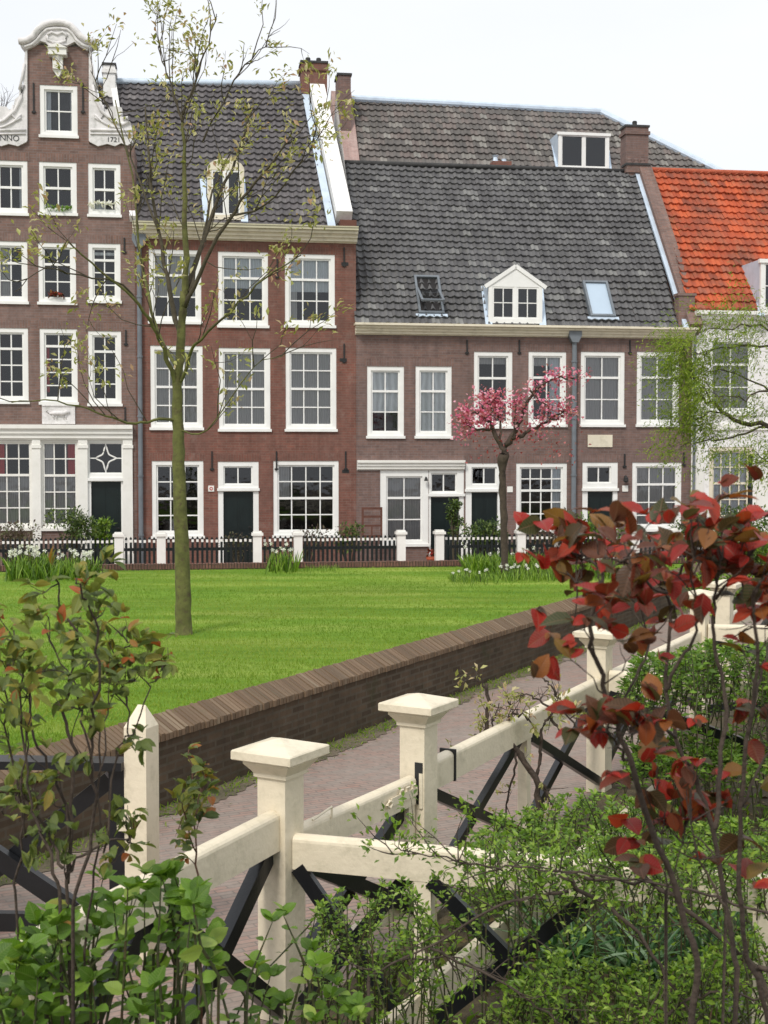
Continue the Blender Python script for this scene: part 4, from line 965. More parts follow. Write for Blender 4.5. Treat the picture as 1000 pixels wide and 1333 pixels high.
# garden items before the houses
def rack():
    o = thing('wooden_rack', FA.p(*FA.hit(484, 690, .6), .6) * 1.0, 'weathered reddish wooden rack leaning by the wall left of the shop window', 'rack')
    b_ = FA.p(FA.hit(484, 690, .6)[0], 0, .6); o.location = b_; m_ = MB(); F1 = Frame(b_, FA.U, (0, 0, 1))
    for uu in (-.26, .22): m_.box(uu, 0, 0, uu + .05, 1.52, .05, fr=F1)
    for vv in (.75, 1.02, 1.25, 1.46): m_.box(-.21, vv, .005, .22, vv + .055, .035, fr=F1)
    m_.box(-.02, .3, .01, .02, 1.02, .03, fr=F1); m_.build('frame', 'timber', o)
rack()
pp = PF.p(PF.hit(564, 712, -.8)[0], 0, -.8); o = thing('flower_pot', pp, 'small terracotta pot beside the doorstep left of the doorway post', 'flower pot')
m_ = MB(); m_.lathe(pp, [(.10, 0), (.15, .30), (.17, .30), (.17, .36), (.14, .36)], 14); m_.build('pot', 'terracotta', o); P = [pp + Vector((random.uniform(-.12, .12), random.uniform(-.12, .12), .36 + random.uniform(0, .15))) for _ in range(40)]
leaves('flowers', 'leaf_red', o, P, rdir(40, .8), .1, .6)
# dark green iron post right
pp = PF.p(PF.hit(976, 700, -1.2)[0], 0, -1.2); o = thing('iron_post', pp, 'slim dark green iron post with crossbar before the white house', 'post'); m_ = MB()
m_.lathe(pp, [(.11, 0), (.11, .35), (.07, .42), (.06, 2.0), (.08, 2.04), (.05, 2.12), (.045, 2.75), (.07, 2.8), (.05, 2.86)], 12); m_.build('pole', 'black', o)
m_ = MB(); m_.beam(pp + Vector((-.28, 0, 2.62)), pp + Vector((.1, 0, 2.62)), .03, .03); m_.build('crossbar', 'black', o)

# ------------------------------------------------------------------ bushes
def bush(px, py_top, px_w, Y, mat, label, n=900, ls=.09, name='garden_bush', group='bushes in the front gardens', z0=0.0, cat='bush', mat2=None, hollow=.3, width=.5, shape=LEAF_FAR):
    c_ = atY(px, py_top, Y); root = thing(name, (c_.x, Y, z0), label, cat, group); hh = c_.z - z0; rx = px_w / 2 / FPX * Y
    st = MB()
    P = []; D = []
    blobs = [(Vector((random.uniform(-.55, .55) * rx, random.uniform(-.3, .3) * rx, hh * random.uniform(.45, .88))), random.uniform(.28, .5) * rx) for _ in range(14)] + [(Vector((0, 0, hh * .82)), .3 * rx)]
    base = Vector((c_.x, Y, z0))
    for q, r in blobs:
        st.tube([base + Vector((q.x * .15, q.y * .15, 0)), base + Vector((q.x * .6, q.y * .6, q.z * .55)), base + q], [.022, .014, .006], 5)
        k = n // len(blobs)
        d = rdir(k); rr = r * (hollow + (1 - hollow) * RNG.random(k) ** .5)
        p = np.array(base + q) + d * rr[:, None] * np.array([1, .9, .85]); P.append(p); D.append(d + RNG.normal(size=(k, 3)) * .6 + np.array([0, 0, .2]))
    P = np.concatenate(P); D = np.concatenate(D); P[:, 2] = np.clip(P[:, 2], z0 + .02, None)
    st.build('stems', 'twig', root); leaves('foliage', mat, root, P, D, RNG.uniform(.6, 1.3, len(P)) * ls, width, shape)
    if mat2: k = len(P) // 12; idx = RNG.integers(0, len(P), k); leaves('flowers', mat2, root, P[idx] + D[idx] * .03, D[idx], ls * .9, .8)
    return root
bush(20, 682, 90, 31.6, 'bushbrown', 'low dull bush in front of the left shop window', 800)
bush(95, 664, 80, 31.8, 'bush', 'loose olive bush between the shop window and the far-left door', 1300, mat2=None)
bush(136, 672, 42, 32.0, 'leaf_small', 'rounded bright green bush before the far-left door', 900)
bush(310, 690, 50, 32, 'bushbrown', 'thin reddish plant before the red house door', 350, .07)
bush(399, 688, 70, 32.2, 'bushbrown', 'sparse brownish plant below the wide red-house window', 450)
bush(455, 682, 45, 32.2, 'bush', 'pale green plant beside the wooden rack', 500)
bush(592, 640, 26, 32.8, 'bush', 'slender climber beside the second dark door', 700, .08)
bush(630, 674, 80, 32.0, 'bush', 'broad green bush behind the pickets left of the blossom trunk', 1300)
bush(700, 682, 70, 32.2, 'bushbrown', 'low mixed plant below the many-paned window', 500)
bush(738, 655, 40, 31.3, 'bushbrown', 'tall thin reddish shrub between the many-paned window and drainpipe', 900, .08)
bush(775, 674, 90, 32.0, 'leaf_green', 'fresh green bush before the third dark door', 1500)
bush(905, 676, 90, 32.2, 'bush', 'dark bush before the white house wall', 1200)
bush(960, 660, 120, 30.5, 'bush', 'wide olive bush in front of the dark iron post', 1800)
bush(985, 690, 120, 24.5, 'leaf_small', 'green bush at the right edge beyond the roses', 2600, .07)
bush(930, 742, 150, 19.5, 'leaf_small', 'low bush beside the path beyond the bronze rose', 2400, .06)

# daffodil clumps etc.
def clump(pxs, Y, label, n=260, h=.34, flowers=18, fl='petal', name='daffodil_clump', seed=0, z0=lz, fs=.044):
    x0, x1 = pxs; a = atY(x0, 750, Y); b_ = atY(x1, 750, Y); c_ = (a + b_) / 2; root = thing(name, (c_.x, Y, z0), label, 'flowers', 'flower clumps on the lawn')
    P = np.c_[RNG.uniform(a.x, b_.x, n), Y + RNG.normal(0, .35, n), np.full(n, z0 - .01)]
    leaves('leaves', 'leaf_small', root, P, rdir(n) * .3 + np.array([0, 0, 1]), RNG.uniform(.6, 1.1, n) * h, .07, ([0, .4, .75, 1], [.8, 1, .8, .05]), .02, .35)
    if flowers:
        FP = []; FD = []; st = MB()
        for i in range(flowers):
            p = Vector((random.uniform(a.x, b_.x), Y + random.uniform(-.3, .3), z0)); tp = p + Vector((random.uniform(-.05, .05), -.05, h * random.uniform(.95, 1.35)))
            st.tube([p, (p + tp) / 2 + Vector((.01, 0, 0)), tp], .006, 4)
            for q in range(6):
                t = q * math.pi / 3; FP.append(tp); FD.append((math.cos(t), -.35, math.sin(t)))
        st.build('stalks', 'rosestem', root); leaves('petals', fl, root, FP, FD, fs, .7)
    return root
clump((18, 62), 22.8, 'dense white daffodils at the far left of the lawn', 420, .42, 30)
clump((70, 122), 22.8, 'looser white daffodils left on the lawn next to the dense clump', 420, .36, 22)
clump((350, 388), 24.2, 'white tulip-like flowers standing before the fence post left of centre', 90, .40, 9)
clump((605, 705), 24.0, 'tall grassy clump behind the blossom tree trunk', 1100, .34, 6)
clump((650, 728), 22.6, 'low white-flowering clump at the foot of the blossom tree', 700, .2, 26, fs=.032)
clump((585, 645), 22.2, 'low leafy clump left of the blossom tree foot', 420, .16, 8, fs=.03)
clump((735, 800), 23.2, 'leafy clump on the lawn right of the blossom tree', 400, .3, 6)
clump((395, 440), 24.3, 'faded green clump beside the low wall right of the tulips', 160, .12, 0)

# ------------------------------------------------------------------ trees
def jpath(pts, Y, jit, depth_drift=0.0, seg=4):
    """polyline given as photograph pixels at distance Y -> smoothed jittered 3-D path"""
    P = [atY(x, y, Y + depth_drift * i / max(1, len(pts) - 1)) for i, (x, y) in enumerate(pts)]
    out = []
    for i in range(len(P) - 1):
        for k in range(seg):
            t = k / seg; a = P[max(0, i - 1)]; b_ = P[i]; c_ = P[i + 1]; d_ = P[min(len(P) - 1, i + 2)]
            q = .5 * ((2 * b_) + (c_ - a) * t + (2 * a - 5 * b_ + 4 * c_ - d_) * t * t + (-a + 3 * b_ - 3 * c_ + d_) * t ** 3)
            out.append(q + Vector([random.gauss(0, jit) for _ in range(3)]) if (i or k) else q)
    return out + [P[-1]]
def twigs(mb, path, n, length, r, tips, up=.3, start=.25, sub=2, spread=.9):
    for _ in range(n):
        i = int(len(path) * (start + (1 - start) * random.random())); i = min(len(path) - 2, i)
        p = path[i]; d0 = (path[i + 1] - path[i]).normalized(); d = (d0 + Vector([random.gauss(0, spread) for _ in range(3)]) + Vector((0, 0, up))).normalized(); l = length * random.uniform(.4, 1.2)
        q = [p]; dd = d.copy()
        for k in range(4): dd = (dd + Vector([random.gauss(0, .22) for _ in range(3)]) + Vector((0, 0, .08))).normalized(); q.append(q[-1] + dd * l / 4)
        mb.tube(q, [r, r * .85, r * .7, r * .5, r * .3], 4, cap=False); tips += [(q[-1], dd), (q[3], dd)]
        if sub: twigs(mb, q, sub, length * .5, r * .6, tips, up, .3, 0, spread)

# main lawn tree
TY = 15.3; base = atY(240, 828, TY); TYb = TY
T = thing('young_tree', (base.x, base.y, lz), 'young bare-limbed tree with greenish trunk and sparse buds on the lawn', 'tree')
tr = MB(); pth = jpath([(240, 834), (239, 780), (236, 700), (233, 620), (232, 560), (231, 500), (236, 440), (240, 380)], TY, .006)
rr = [.150, .106, .097, .095] + [.093 - .0022 * i for i in range(len(pth) - 4)]; tr.tube(pth, [max(.05, x) for x in rr], 14); tr.build('trunk', 'bark', T, True)
limbs = [([(239, 400), (242, 340), (241, 260), (239, 190), (237, 150)], .055, 0), ([(232, 545), (200, 548), (165, 550), (125, 536), (75, 522), (15, 524)], .024, -.8), ([(231, 505), (214, 455), (200, 425), (172, 388), (130, 352), (92, 318)], .036, -1.0),
         ([(236, 440), (222, 380), (206, 300), (196, 220), (189, 140)], .042, .6), ([(240, 390), (256, 335), (285, 255), (315, 190), (330, 130)], .040, .9), ([(241, 400), (268, 340), (305, 275), (345, 225), (388, 160)], .036, -.7),
         ([(232, 500), (250, 455), (262, 440), (300, 405), (345, 362), (392, 332)], .028, -1.2), ([(238, 160), (228, 125), (214, 88), (206, 60)], .02, .2), ([(238, 150), (252, 115), (266, 70), (282, 18)], .022, -.2), ([(264, 185), (292, 130), (318, 85), (352, 55)], .018, .3),
         ([(232, 480), (205, 430), (182, 330), (172, 230), (150, 130)], .030, 1.1), ([(247, 380), (262, 320), (278, 250), (300, 200)], .03, 1.2), ([(233, 560), (270, 560), (330, 478), (372, 462)], .014, -.6), ([(200, 425), (160, 372), (118, 362), (60, 350), (20, 380)], .018, -1.3), ([(300, 280), (345, 268), (392, 210), (410, 180)], .018, -.9), ([(206, 300), (170, 205), (130, 120), (118, 92)], .018, .8)]
bm_ = MB(); tw = MB(); tips = []
for pts, r, dr in limbs:
    q = jpath(pts, TY, .009, dr, 4); k = len(q); (bm_ if r > .045 or pts[0][1] > 470 else tw).tube(q, [.8 * r * (1 - .72 * i / (k - 1)) for i in range(k)], 8 if r > .026 else 6)
    twigs(tw, q, 7, .8, .0075, tips, .3, .25, 1, .55)
bm_.build('limbs', 'bark', T, True); tw.build('twigs', 'twig', T, True)
P = []; D = []
for p, d in tips:
    if random.random() < .62:
        for _ in range(random.randint(6, 15)): P.append(p + Vector([random.gauss(0, .06) for _ in range(3)])); D.append(d + Vector([random.gauss(0, .8) for _ in range(3)]))
leaves('foliage', 'leaf_bud', T, P, D, RNG.uniform(.045, .10, len(P)), .45)

# cherry tree
CY = 22.8; base = atY(658, 752, CY)
T = thing('blossom_tree', (base.x, base.y, lz), 'small grafted tree with pink blossom on the lawn', 'tree')
tr = MB(); q = jpath([(658, 756), (656, 700), (655, 650), (654, 610), (656, 590)], CY, .008); k = len(q); tr.tube(q, [.085 if i < 2 else .064 + (.03 if i > k - 5 else 0) + .006 * math.sin(i * 2.3) for i in range(k)], 10); tr.build('trunk', 'barkdark', T, True)
bm_ = MB(); cl1 = []; cl2 = []; tips = []
for pts, r, den in (([(656, 592), (647, 570), (636, 548), (622, 536), (608, 545)], .05, 1), ([(640, 556), (620, 560), (606, 552)], .03, 1), ([(656, 590), (668, 572), (690, 560), (712, 548), (735, 534)], .05, .5), ([(658, 580), (676, 552), (684, 525), (702, 502), (725, 494), (752, 494)], .045, .9), ([(650, 575), (652, 552), (645, 535), (650, 520)], .03, 1), ([(668, 572), (672, 545), (668, 520)], .025, .8), ([(636, 548), (640, 530), (630, 522)], .022, 1), ([(712, 548), (728, 545), (740, 534)], .02, .6), ([(690, 508), (700, 520), (712, 530), (708, 545)], .02, .6)):
    q = jpath(pts, CY, .02, random.uniform(-.5, .5)); k = len(q); bm_.tube(q, [r * (1 - .75 * i / (k - 1)) for i in range(k)], 6); tt = []; twigs(bm_, q, 7, .3, .006, tt, .2, .35, 1)
    for p, d in tt:
        for _ in range(int(7 * den)): (cl1 if random.random() < .72 else cl2).append(p + Vector([random.gauss(0, .07) for _ in range(3)]))
    for p in q[len(q) // 2:]:
        for _ in range(int(16 * den)): cl1.append(p + Vector([random.gauss(0, .085) for _ in range(3)]))
for p in jpath([(640, 585), (660, 570), (690, 565), (715, 575), (735, 590)], CY, .02):
    for _ in range(14): cl2.append(p + Vector((random.gauss(0, .25), random.gauss(0, .25), random.gauss(0, .16))))
bm_.build('limbs', 'barkdark', T, True)
leaves('blossom', 'blossom', T, cl1, rdir(len(cl1)), RNG.uniform(.04, .08, len(cl1)), .8); leaves('faded_blossom', 'blossom_old', T, cl2, rdir(len(cl2)), RNG.uniform(.03, .07, len(cl2)), .7)

# right willow-like tree: trunk outside the frame on the right
WY = 21.0; bx = atY(1130, 600, WY); T = thing('willow_tree', (bx.x, WY, 0), 'fine yellow-green leaved tree reaching in from the right edge', 'tree')
tr = MB(); q = jpath([(1130, 823), (1125, 700), (1110, 600), (1100, 520), (1110, 420)], WY, .02); k = len(q); tr.tube(q, [.2 * (1 - .5 * i / k) for i in range(k)], 12); tr.build('trunk', 'barkdark', T, True)
bm_ = MB(); P = []; D = []
for pts, r in (([(1110, 600), (1050, 575), (1000, 556), (955, 546), (920, 522), (895, 512), (884, 508)], .055), ([(1105, 540), (1050, 520), (1000, 508), (960, 520), (930, 515)], .03), ([(1100, 510), (1050, 470), (1000, 450), (950, 452), (900, 462)], .035), ([(1000, 556), (950, 570), (910, 575), (885, 582)], .02), ([(955, 546), (930, 535), (910, 545), (890, 556)], .018), ([(1100, 500), (1040, 440), (990, 425), (945, 425), (905, 435)], .025), ([(1110, 600), (1050, 610), (1000, 600), (975, 590)], .02), ([(925, 522), (900, 485), (880, 475)], .014), ([(1000, 508), (940, 480), (900, 490)], .016)):
    q = jpath(pts, WY, .03, random.uniform(-.8, .8)); k = len(q); bm_.tube(q, [r * (1 - .8 * i / (k - 1)) for i in range(k)], 6)
    tt = []; twigs(bm_, q, 17, .62, .0035, tt, .15, .2, 4, .9)
    for p, d in tt:
        dr = (Vector((-.5, 0, -.35)) + Vector([random.gauss(0, .45) for _ in range(3)])).normalized()
        for i in range(11): P.append(p + dr * (.04 * i) + Vector([random.gauss(0, .02) for _ in range(3)])); D.append(dr + Vector([random.gauss(0, .5) for _ in range(3)]))
bm_.build('limbs', 'twig', T, True); leaves('foliage', 'leaf_willow', T, P, D, RNG.uniform(.035, .075, len(P)), .30)

# bare tree behind the gabled house
T = thing('bare_tree', (-12.2, 45, 0), 'leafless purplish tree behind the gabled house at the left edge', 'tree'); q = [Vector((-13.8, 45, z)) for z in (0, 4, 8, 11, 13)]; tr = MB(); tr.tube(q, [.3, .27, .22, .15, .06], 8); tr.build('trunk', 'barkdark', T)
tw = MB(); tips = []
T.location = (-13.8, 45, 0)
for i in range(10):
    a0 = Vector((-13.8, 45, random.uniform(8, 11.5))); an = random.uniform(0, 6.28); e = a0 + Vector((math.cos(an) * 1.4, math.sin(an) * 1.4, random.uniform(1.5, 3))); qq = [a0, (a0 + e) / 2 + Vector((0, 0, -.15)), e]; tw.tube(qq, [.06, .04, .015], 5); twigs(tw, [a0, (a0 + e) / 2, e, e + Vector((0, 0, .3))], 14, 1.1, .012, tips, .4, .2, 3)
tw.build('limbs', 'twigpurple' if 'twigpurple' in M else 'barkdark', T)

# ------------------------------------------------------------------ foreground white fence
P1 = Vector((-.50, 6.26, 0)); P2v = Vector((.20, 7.48, 0)); P3v = Vector((1.76, 10.6, 0)); P4 = Vector((3.30, 13.6, 0)); P5 = Vector((3.86, 14.75, 0))
P0 = Vector((-1.22, 4.66, 0)); PM = P0 + (P0 - P1) * 1.3
def fpost(par, p, d, w_=.16, z1=1.365, cap=True):
    d = Vector(d).normalized(); x = Vector((d.y, -d.x, 0)); fr = _F(p, x, -d if False else d, Vector((0, 0, 1)))
    m_ = MB(fr); h = w_ / 2
    m_.box(-h, -h, 0, h, h, (z1 - .15) if cap else z1); po = m_.build('post', 'fencecream', par); bev(po, .008)
    if cap:
        k = MB(fr); zb = z1 - .15
        lv = [(h, zb - .03), (h + .014, zb - .03), (h + .014, zb - .012), (h + .022, zb), (h + .05, zb + .035), (h + .05, zb + .056), (h + .086, zb + .056), (h + .091, zb + .061), (h + .091, zb + .098), (h + .086, zb + .104), (.012, z1 - .004)]
        prev = None
        for r, z in lv:
            ring = [fr.p(sx * r, sy * r, z) for sx, sy in ((-1, -1), (1, -1), (1, 1), (-1, 1))]
            if prev:
                for q in range(4): k.face([prev[q], prev[(q + 1) % 4], ring[(q + 1) % 4], ring[q]])
            prev = ring
        k.face(prev); k.build('cap', 'fencecream', po)
    return po
def bev(o, w_=.006, seg=2):
    md = o.modifiers.new('bevel', 'BEVEL'); md.width = w_; md.segments = seg; md.limit_method = 'ANGLE'; md.angle_limit = R(40)
def rail(par, a, b_, z, h=.16, w_=.085, name='rail', mat='fencecream', ea=.085, eb=.085):
    d = (b_ - a).normalized(); m_ = MB(); A = a + d * ea; B = b_ - d * eb; m_.rail((A.x, A.y, z), (B.x, B.y, z), w_, h); return m_.build(name, mat, par)
def xbrace(par, a, b_, z0, z1, ea=.09, eb=.09, w_=.05, h=.085, which=(1, 1)):
    d = (b_ - a).normalized(); A = a + d * ea; B = b_ - d * eb; nrm = Vector((d.y, -d.x, 0))
    for s_, (p, q), off in ((which[0], ((A, z0), (B, z1)), .0), (which[1], ((A, z1), (B, z0)), .003)):
        if not s_: continue
        o_ = nrm * (off * 1.0 + (.026 if off else -.026)); m_ = MB(); m_.beam((p[0].x + o_.x, p[0].y + o_.y, p[1]), (q[0].x + o_.x, q[0].y + o_.y, q[1]), w_, h); o = m_.build('brace', 'blacktar', par); bev(o, .006)
fd = (P2v - P1)
# run A left of post 1
FAn = thing('garden_fence', P1, 'cream painted fence run with rounded rail and black braces left of the nearest capped post', 'fence', 'cream fences along the path')
fpost(FAn, P1, fd); fpost(FAn, P0, P1 - P0, .10, .84, cap=False)
rail(FAn, P0 + (P0 - P1) * 1.6, P1, 1.03, .19, .085, ea=0); PA = P1 + (P0 - P1) * .60; xbrace(FAn, PA, P1, .06, .84, .0, .06, .06, .085); xbrace(FAn, P0 + (P0 - P1) * .35, PA, .06, .84, 0, .0, .055, .085)
# gate between posts 1 and 2
GT = thing('garden_gate', P2v, 'closed cream gate with iron hinge strap between the two capped posts', 'gate')
ra = rail(GT, P1, P2v, .905, .16, .075, ea=.10, eb=.10)
xbrace(GT, P1, P2v, .14, .74, .10, .10, .05, .08)
m_ = MB(); dn = fd.normalized(); nr = Vector((dn.y, -dn.x, 0)); a = P2v - dn * .10; 
F1 = Frame(a + nr * .040, dn, (0, 0, 1)); m_.box(-.30, .80, 0, 0, .845, .008, fr=F1); m_.lathe(F1.p(.02, .72, .02), [(.014, 0), (.014, .2)], 8)
m_.tube([F1.p(-.30, .822, .012), F1.p(-.33, .84, .012), F1.p(-.36, .822, .012), F1.p(-.33, .80, .012), F1.p(-.30, .822, .012)], .008, 6)
for uu in (-.07, -.14, -.21): m_.tube([F1.p(uu, .85, .01), F1.p(uu, .87, .012), F1.p(uu + .03, .87, .012), F1.p(uu + .03, .85, .01)], .006, 6)
m_.build('hinge', 'fencecream', GT)
m_ = MB(); m_.box(.015, .74, -.02, .06, .98, .03, fr=F1); m_.build('hinge_plate', 'iron', GT)
m_ = MB(); b0 = P1 + dn * .10; m_.box(.0, .14, -.03, .07, .75, .03, fr=Frame(b0, dn, (0, 0, 1))); m_.build('stile', 'fencecream', GT); m_ = MB(); m_.box(.0, .14, -.03, .07, .75, .03, fr=Frame(P2v - dn * .17, dn, (0, 0, 1))); m_.build('stile', 'fencecream', GT)
m_ = MB(); m_.box(.07, .14, -.028, fd.length - .24, .22, .028, fr=Frame(b0, dn, (0, 0, 1))); m_.build('bottom_rail', 'fencecream', GT)
m_ = MB(); Fh = Frame(b0 + nr * .04, dn, (0, 0, 1)); m_.tube([Fh.p(.12, .915, 0), Fh.p(.3, .94, .0), Fh.p(.3, .88, 0)], .006, 6); m_.build('latch', 'fencecream', GT)
# run C
FC = thing('garden_fence', P2v, 'cream fence run with black crossed braces and gnarled climber beyond the gate', 'fence', 'cream fences along the path')
fpost(FC, P2v, fd); rail(FC, P2v, P3v, .95, .18); mid = (P2v + P3v) / 2; fpost(FC, mid, fd, .07, .80, cap=False); xbrace(FC, P2v, mid, .10, .77, .09, .04, .045, .065); xbrace(FC, mid, P3v, .10, .77, .04, .09, .045, .065)
m_ = MB(); dd = (P3v - P2v).normalized(); q = P2v + dd * .42; m_.box(-.009, .765, -.052, .009, .957, .052, fr=Frame(q, dd, (0, 0, 1))); m_.build('iron_strap', 'iron', FC)
FD_ = thing('garden_fence', P3v, 'farther cream fence run behind the bronze-leaved rose', 'fence', 'cream fences along the path')
fpost(FD_, P3v, fd); rail(FD_, P3v, P4, .95, .18); mid = (P3v + P4) / 2; xbrace(FD_, P3v, mid, .10, .77); xbrace(FD_, mid, P4, .10, .77); fpost(FD_, P4, fd)
fpost(FD_, P5, fd); 
P6 = P5 + Vector((1.6, 3.1, 0)); FE = thing('garden_fence', P5, 'farthest cream fence run near the end of the path', 'fence', 'cream fences along the path'); rail(FE, P5, P6, .95, .18); fpost(FE, P6, fd); xbrace(FE, P5, P6, .1, .77)
# dividing fences running right
E1 = Vector((1.66, 5.62, 0)); DV = thing('dividing_fence', P1, 'cream dividing fence running right from the nearest capped post through the shrubs', 'fence', 'cream dividing fences between the gardens')
rail(DV, P1, E1, .905, .165, ea=.075, eb=0); dv = (E1 - P1).normalized(); xm = P1 + dv * .72; fpost(DV, xm, E1 - P1, .08, .74, cap=False); xbrace(DV, P1, xm, .06, .75, .10, .08, .04, .07); xbrace(DV, xm, xm + dv * .85, .06, .75, .04, .05, .045, .07)
E1b = E1 + (E1 - P1) * .9; rail(DV, E1, E1b, .905, .165, ea=.001); fpost(DV, E1, E1 - P1, .10, .74, cap=False); fpost(DV, E1b, E1 - P1)
E2 = P3v + Vector((2.4, -1.0, 0)); DV2 = thing('dividing_fence', P3v, 'cream dividing fence ending in the leafy shrub right of the third post', 'fence', 'cream dividing fences between the gardens'); rail(DV2, P3v, E2, 1.0, .17); fpost(DV2, E2, E2 - P3v); xbrace(DV2, P3v, E2, .1, .8)
E3 = P4 + Vector((4.4, -.9, 0)); DV3 = thing('dividing_fence', P4, 'pale dividing fence far behind the bronze rose at the right edge', 'fence', 'cream dividing fences between the gardens'); rail(DV3, P4, E3, 1.0, .17); fpost(DV3, E3, E3 - P4); xbrace(DV3, P4, E3, .1, .8)
# edging board
A = atZ(495, 1342, .2); B = atZ(690, 1170, .2); dE = (B - A).normalized(); ed = thing('edging_board', (A.x, A.y, 0), 'weathered white painted board edging the garden bed', 'board')
m_ = MB(); F1 = _F(Vector((A.x, A.y, 0)), dE, Vector((0, 0, 1)), Vector((dE.y, -dE.x, 0))); Lb = (B - A).length * 2.5; m_.box(-.2, -.0, -.05, Lb, .20, 0, fr=F1); bo = m_.build('board', 'fencecream', ed); bev(bo, .006)

# pointed post with black gate standing open
PP = Vector((-1.32, 7.05, 0)); BG = thing('black_gate', PP, 'black boarded gate hung on a pointed cream post at the left', 'gate')
fr = _F(PP, Vector((.94, -.34, 0)).normalized(), Vector((.34, .94, 0)).normalized(), Vector((0, 0, 1))); m_ = MB(fr); h = .068; zt = 1.26
m_.box(-h, -h, 0, h, h, zt); po = None
ap = [(-h, -h), (h, -h), (h, h), (-h, h)]; rt = [(-.25 * h, .2 * h), (.35 * h, .2 * h)]
T0, T1 = fr.p(-.35 * h, .1 * h, zt + .115), fr.p(.35 * h, .1 * h, zt + .115); c_ = [fr.p(x, y, zt) for x, y in ap]
m_.face([c_[0], c_[1], T1, T0]); m_.face([c_[1], c_[2], T1]); m_.face([c_[2], c_[3], T0, T1]); m_.face([c_[3], c_[0], T0]); po = m_.build('post', 'fencecream', BG)
gd = Vector((-1, .06, 0)).normalized(); G0 = PP + gd * .09; G1 = PP + gd * 3.0
m_ = MB(); m_.beam((G0.x, G0.y, 1.05), (G1.x, G1.y, 1.05), .16, .045); m_.build('top_board', 'blacktar', BG)
m_ = MB(); Fg = Frame(G0, gd, (0, 0, 1)); m_.box(.0, .12, -.03, .085, 1.026, .03, fr=Fg); m_.build('stile', 'blacktar', BG)
m_ = MB(); m_.beam(Fg.p(.10, .12, 0), Fg.p(1.35, .95, 0), .06, .10, up=(0, 0, 1)); m_.beam(Fg.p(.10, .95, .07), Fg.p(1.1, .15, .07), .05, .09); m_.build('brace', 'blacktar', BG)
m_ = MB(); m_.box(.085, .12, -.028, 2.9, .22, .028, fr=Fg); m_.build('bottom_rail', 'blacktar', BG)
m_ = MB(); m_.box(-.06, .70, -.07, .03, .80, -.03, fr=Fg); m_.build('hinge_block', 'fencecream', BG)

# ------------------------------------------------------------------ gnarled climber on run C
V = thing('gnarled_vine', P2v + (P3v - P2v) * .55 + Vector((.25, -.15, 0)), 'gnarled leafless climber with few fresh leaves twisted over the cream rail', 'climber'); vm = MB(); vy = 8.75; tips = []
vp = [([(700, 1130), (702, 1060), (696, 1012), (672, 978), (650, 958), (634, 953), (634, 925), (633, 890)], .026), ([(690, 1005), (672, 975), (655, 962), (640, 955), (622, 955), (605, 972), (590, 985)], .016), ([(697, 1013), (703, 985), (705, 955), (712, 935), (722, 925), (728, 910), (718, 893), (708, 883)], .013), ([(715, 930), (725, 945), (737, 953), (748, 950), (748, 940), (730, 920), (722, 900)], .011), ([(672, 980), (668, 1010), (660, 1050), (658, 1100)], .009), ([(633, 895), (624, 888), (616, 882)], .008), ([(650, 960), (660, 940), (672, 930), (684, 932), (694, 945)], .012), ([(640, 955), (642, 935), (650, 915)], .008), ([(655, 960), (662, 938), (668, 915)], .007), ([(722, 925), (702, 912), (690, 905), (678, 902)], .009), ([(697, 1013), (712, 1030), (718, 1048)], .02)]
for pts, r in vp:
    q = jpath(pts, vy, .008, 0, 4); k = len(q); vm.tube(q, [r * (1 - .55 * i / (k - 1)) for i in range(k)], 7); twigs(vm, q, 8, .14, .0035, tips, .3, .3, 1)
vm.build('stem', 'barkdark', V, True)
P = []; D = []
for p, d in tips:
    if random.random() < .3:
        for _ in range(4): P.append(p + Vector([random.gauss(0, .02) for _ in range(3)])); D.append(d + Vector([random.gauss(0, .8) for _ in range(3)]))
leaves('foliage', 'leaf_bud', V, P, D, RNG.uniform(.03, .055, len(P)), .5)

# ------------------------------------------------------------------ foreground shrubs
def stemplant(name, label, cat, stems, Y, leafmat_, stemmat, ls, per, jit=.01, group=None, spread=.05, shape=LEAF_NEAR, width=.52, root_px=None, redtip=True, rs=.006, twn=4, twl=.14, ydr=.3, start=.2, rnd_fn=None, trip=3, fold=.12, droop=.25, upb=.1, tsub=1, pick=1.0, svar=(.6, 1.2), tup=.35):
    b0 = atY(*stems[0][0][0], Y); root = thing(name, (b0.x, Y, 0), label, cat, group); sm = MB(); P = []; D = []; RN = []
    for pts, r, dy in stems:
        q = jpath(pts, Y + dy, jit, random.uniform(-ydr, ydr), 4)
        if q[0].z > .1 and pts[0][1] > 1150:      # carry stems down to the soil
            b_ = q[0]; q = [Vector((b_.x * .55 + b0.x * .45 + random.uniform(-.08, .08), b_.y * .7 + Y * .3, 0)), Vector((b_.x * .8 + b0.x * .2, b_.y, b_.z * .5))] + q
        k = len(q); sm.tube(q, [r * (1 - .6 * i / (k - 1)) for i in range(k)], 7)
        tt = []; twigs(sm, q, twn, twl, rs * .5, tt, tup, start, tsub, .7); tt += [(q[-1], (q[-1] - q[-2]).normalized())] * 2
        
        for p, d in tt:
            if random.random() > pick: continue
            for _ in range(per):
                dd = (d * .4 + Vector([random.gauss(0, .75) for _ in range(3)]) + Vector((0, 0, upb))).normalized(); pp_ = p + Vector([random.gauss(0, spread) for _ in range(3)])
                for t in range(trip):
                    an = (t - (trip - 1) / 2) * .95; D.append((dd.x * math.cos(an) - dd.y * math.sin(an), dd.x * math.sin(an) + dd.y * math.cos(an), dd.z + random.uniform(-.2, .2))); P.append(pp_)
                    RN.append(rnd_fn(p, q[-1]) if rnd_fn else random.random())
    sm.build('stems', stemmat, root, True); leaves('foliage', leafmat_, root, P, D, RNG.uniform(svar[0], svar[1], len(P)) * ls, width, shape, fold, droop, np.clip(np.array(RN), 0, 1)); return root

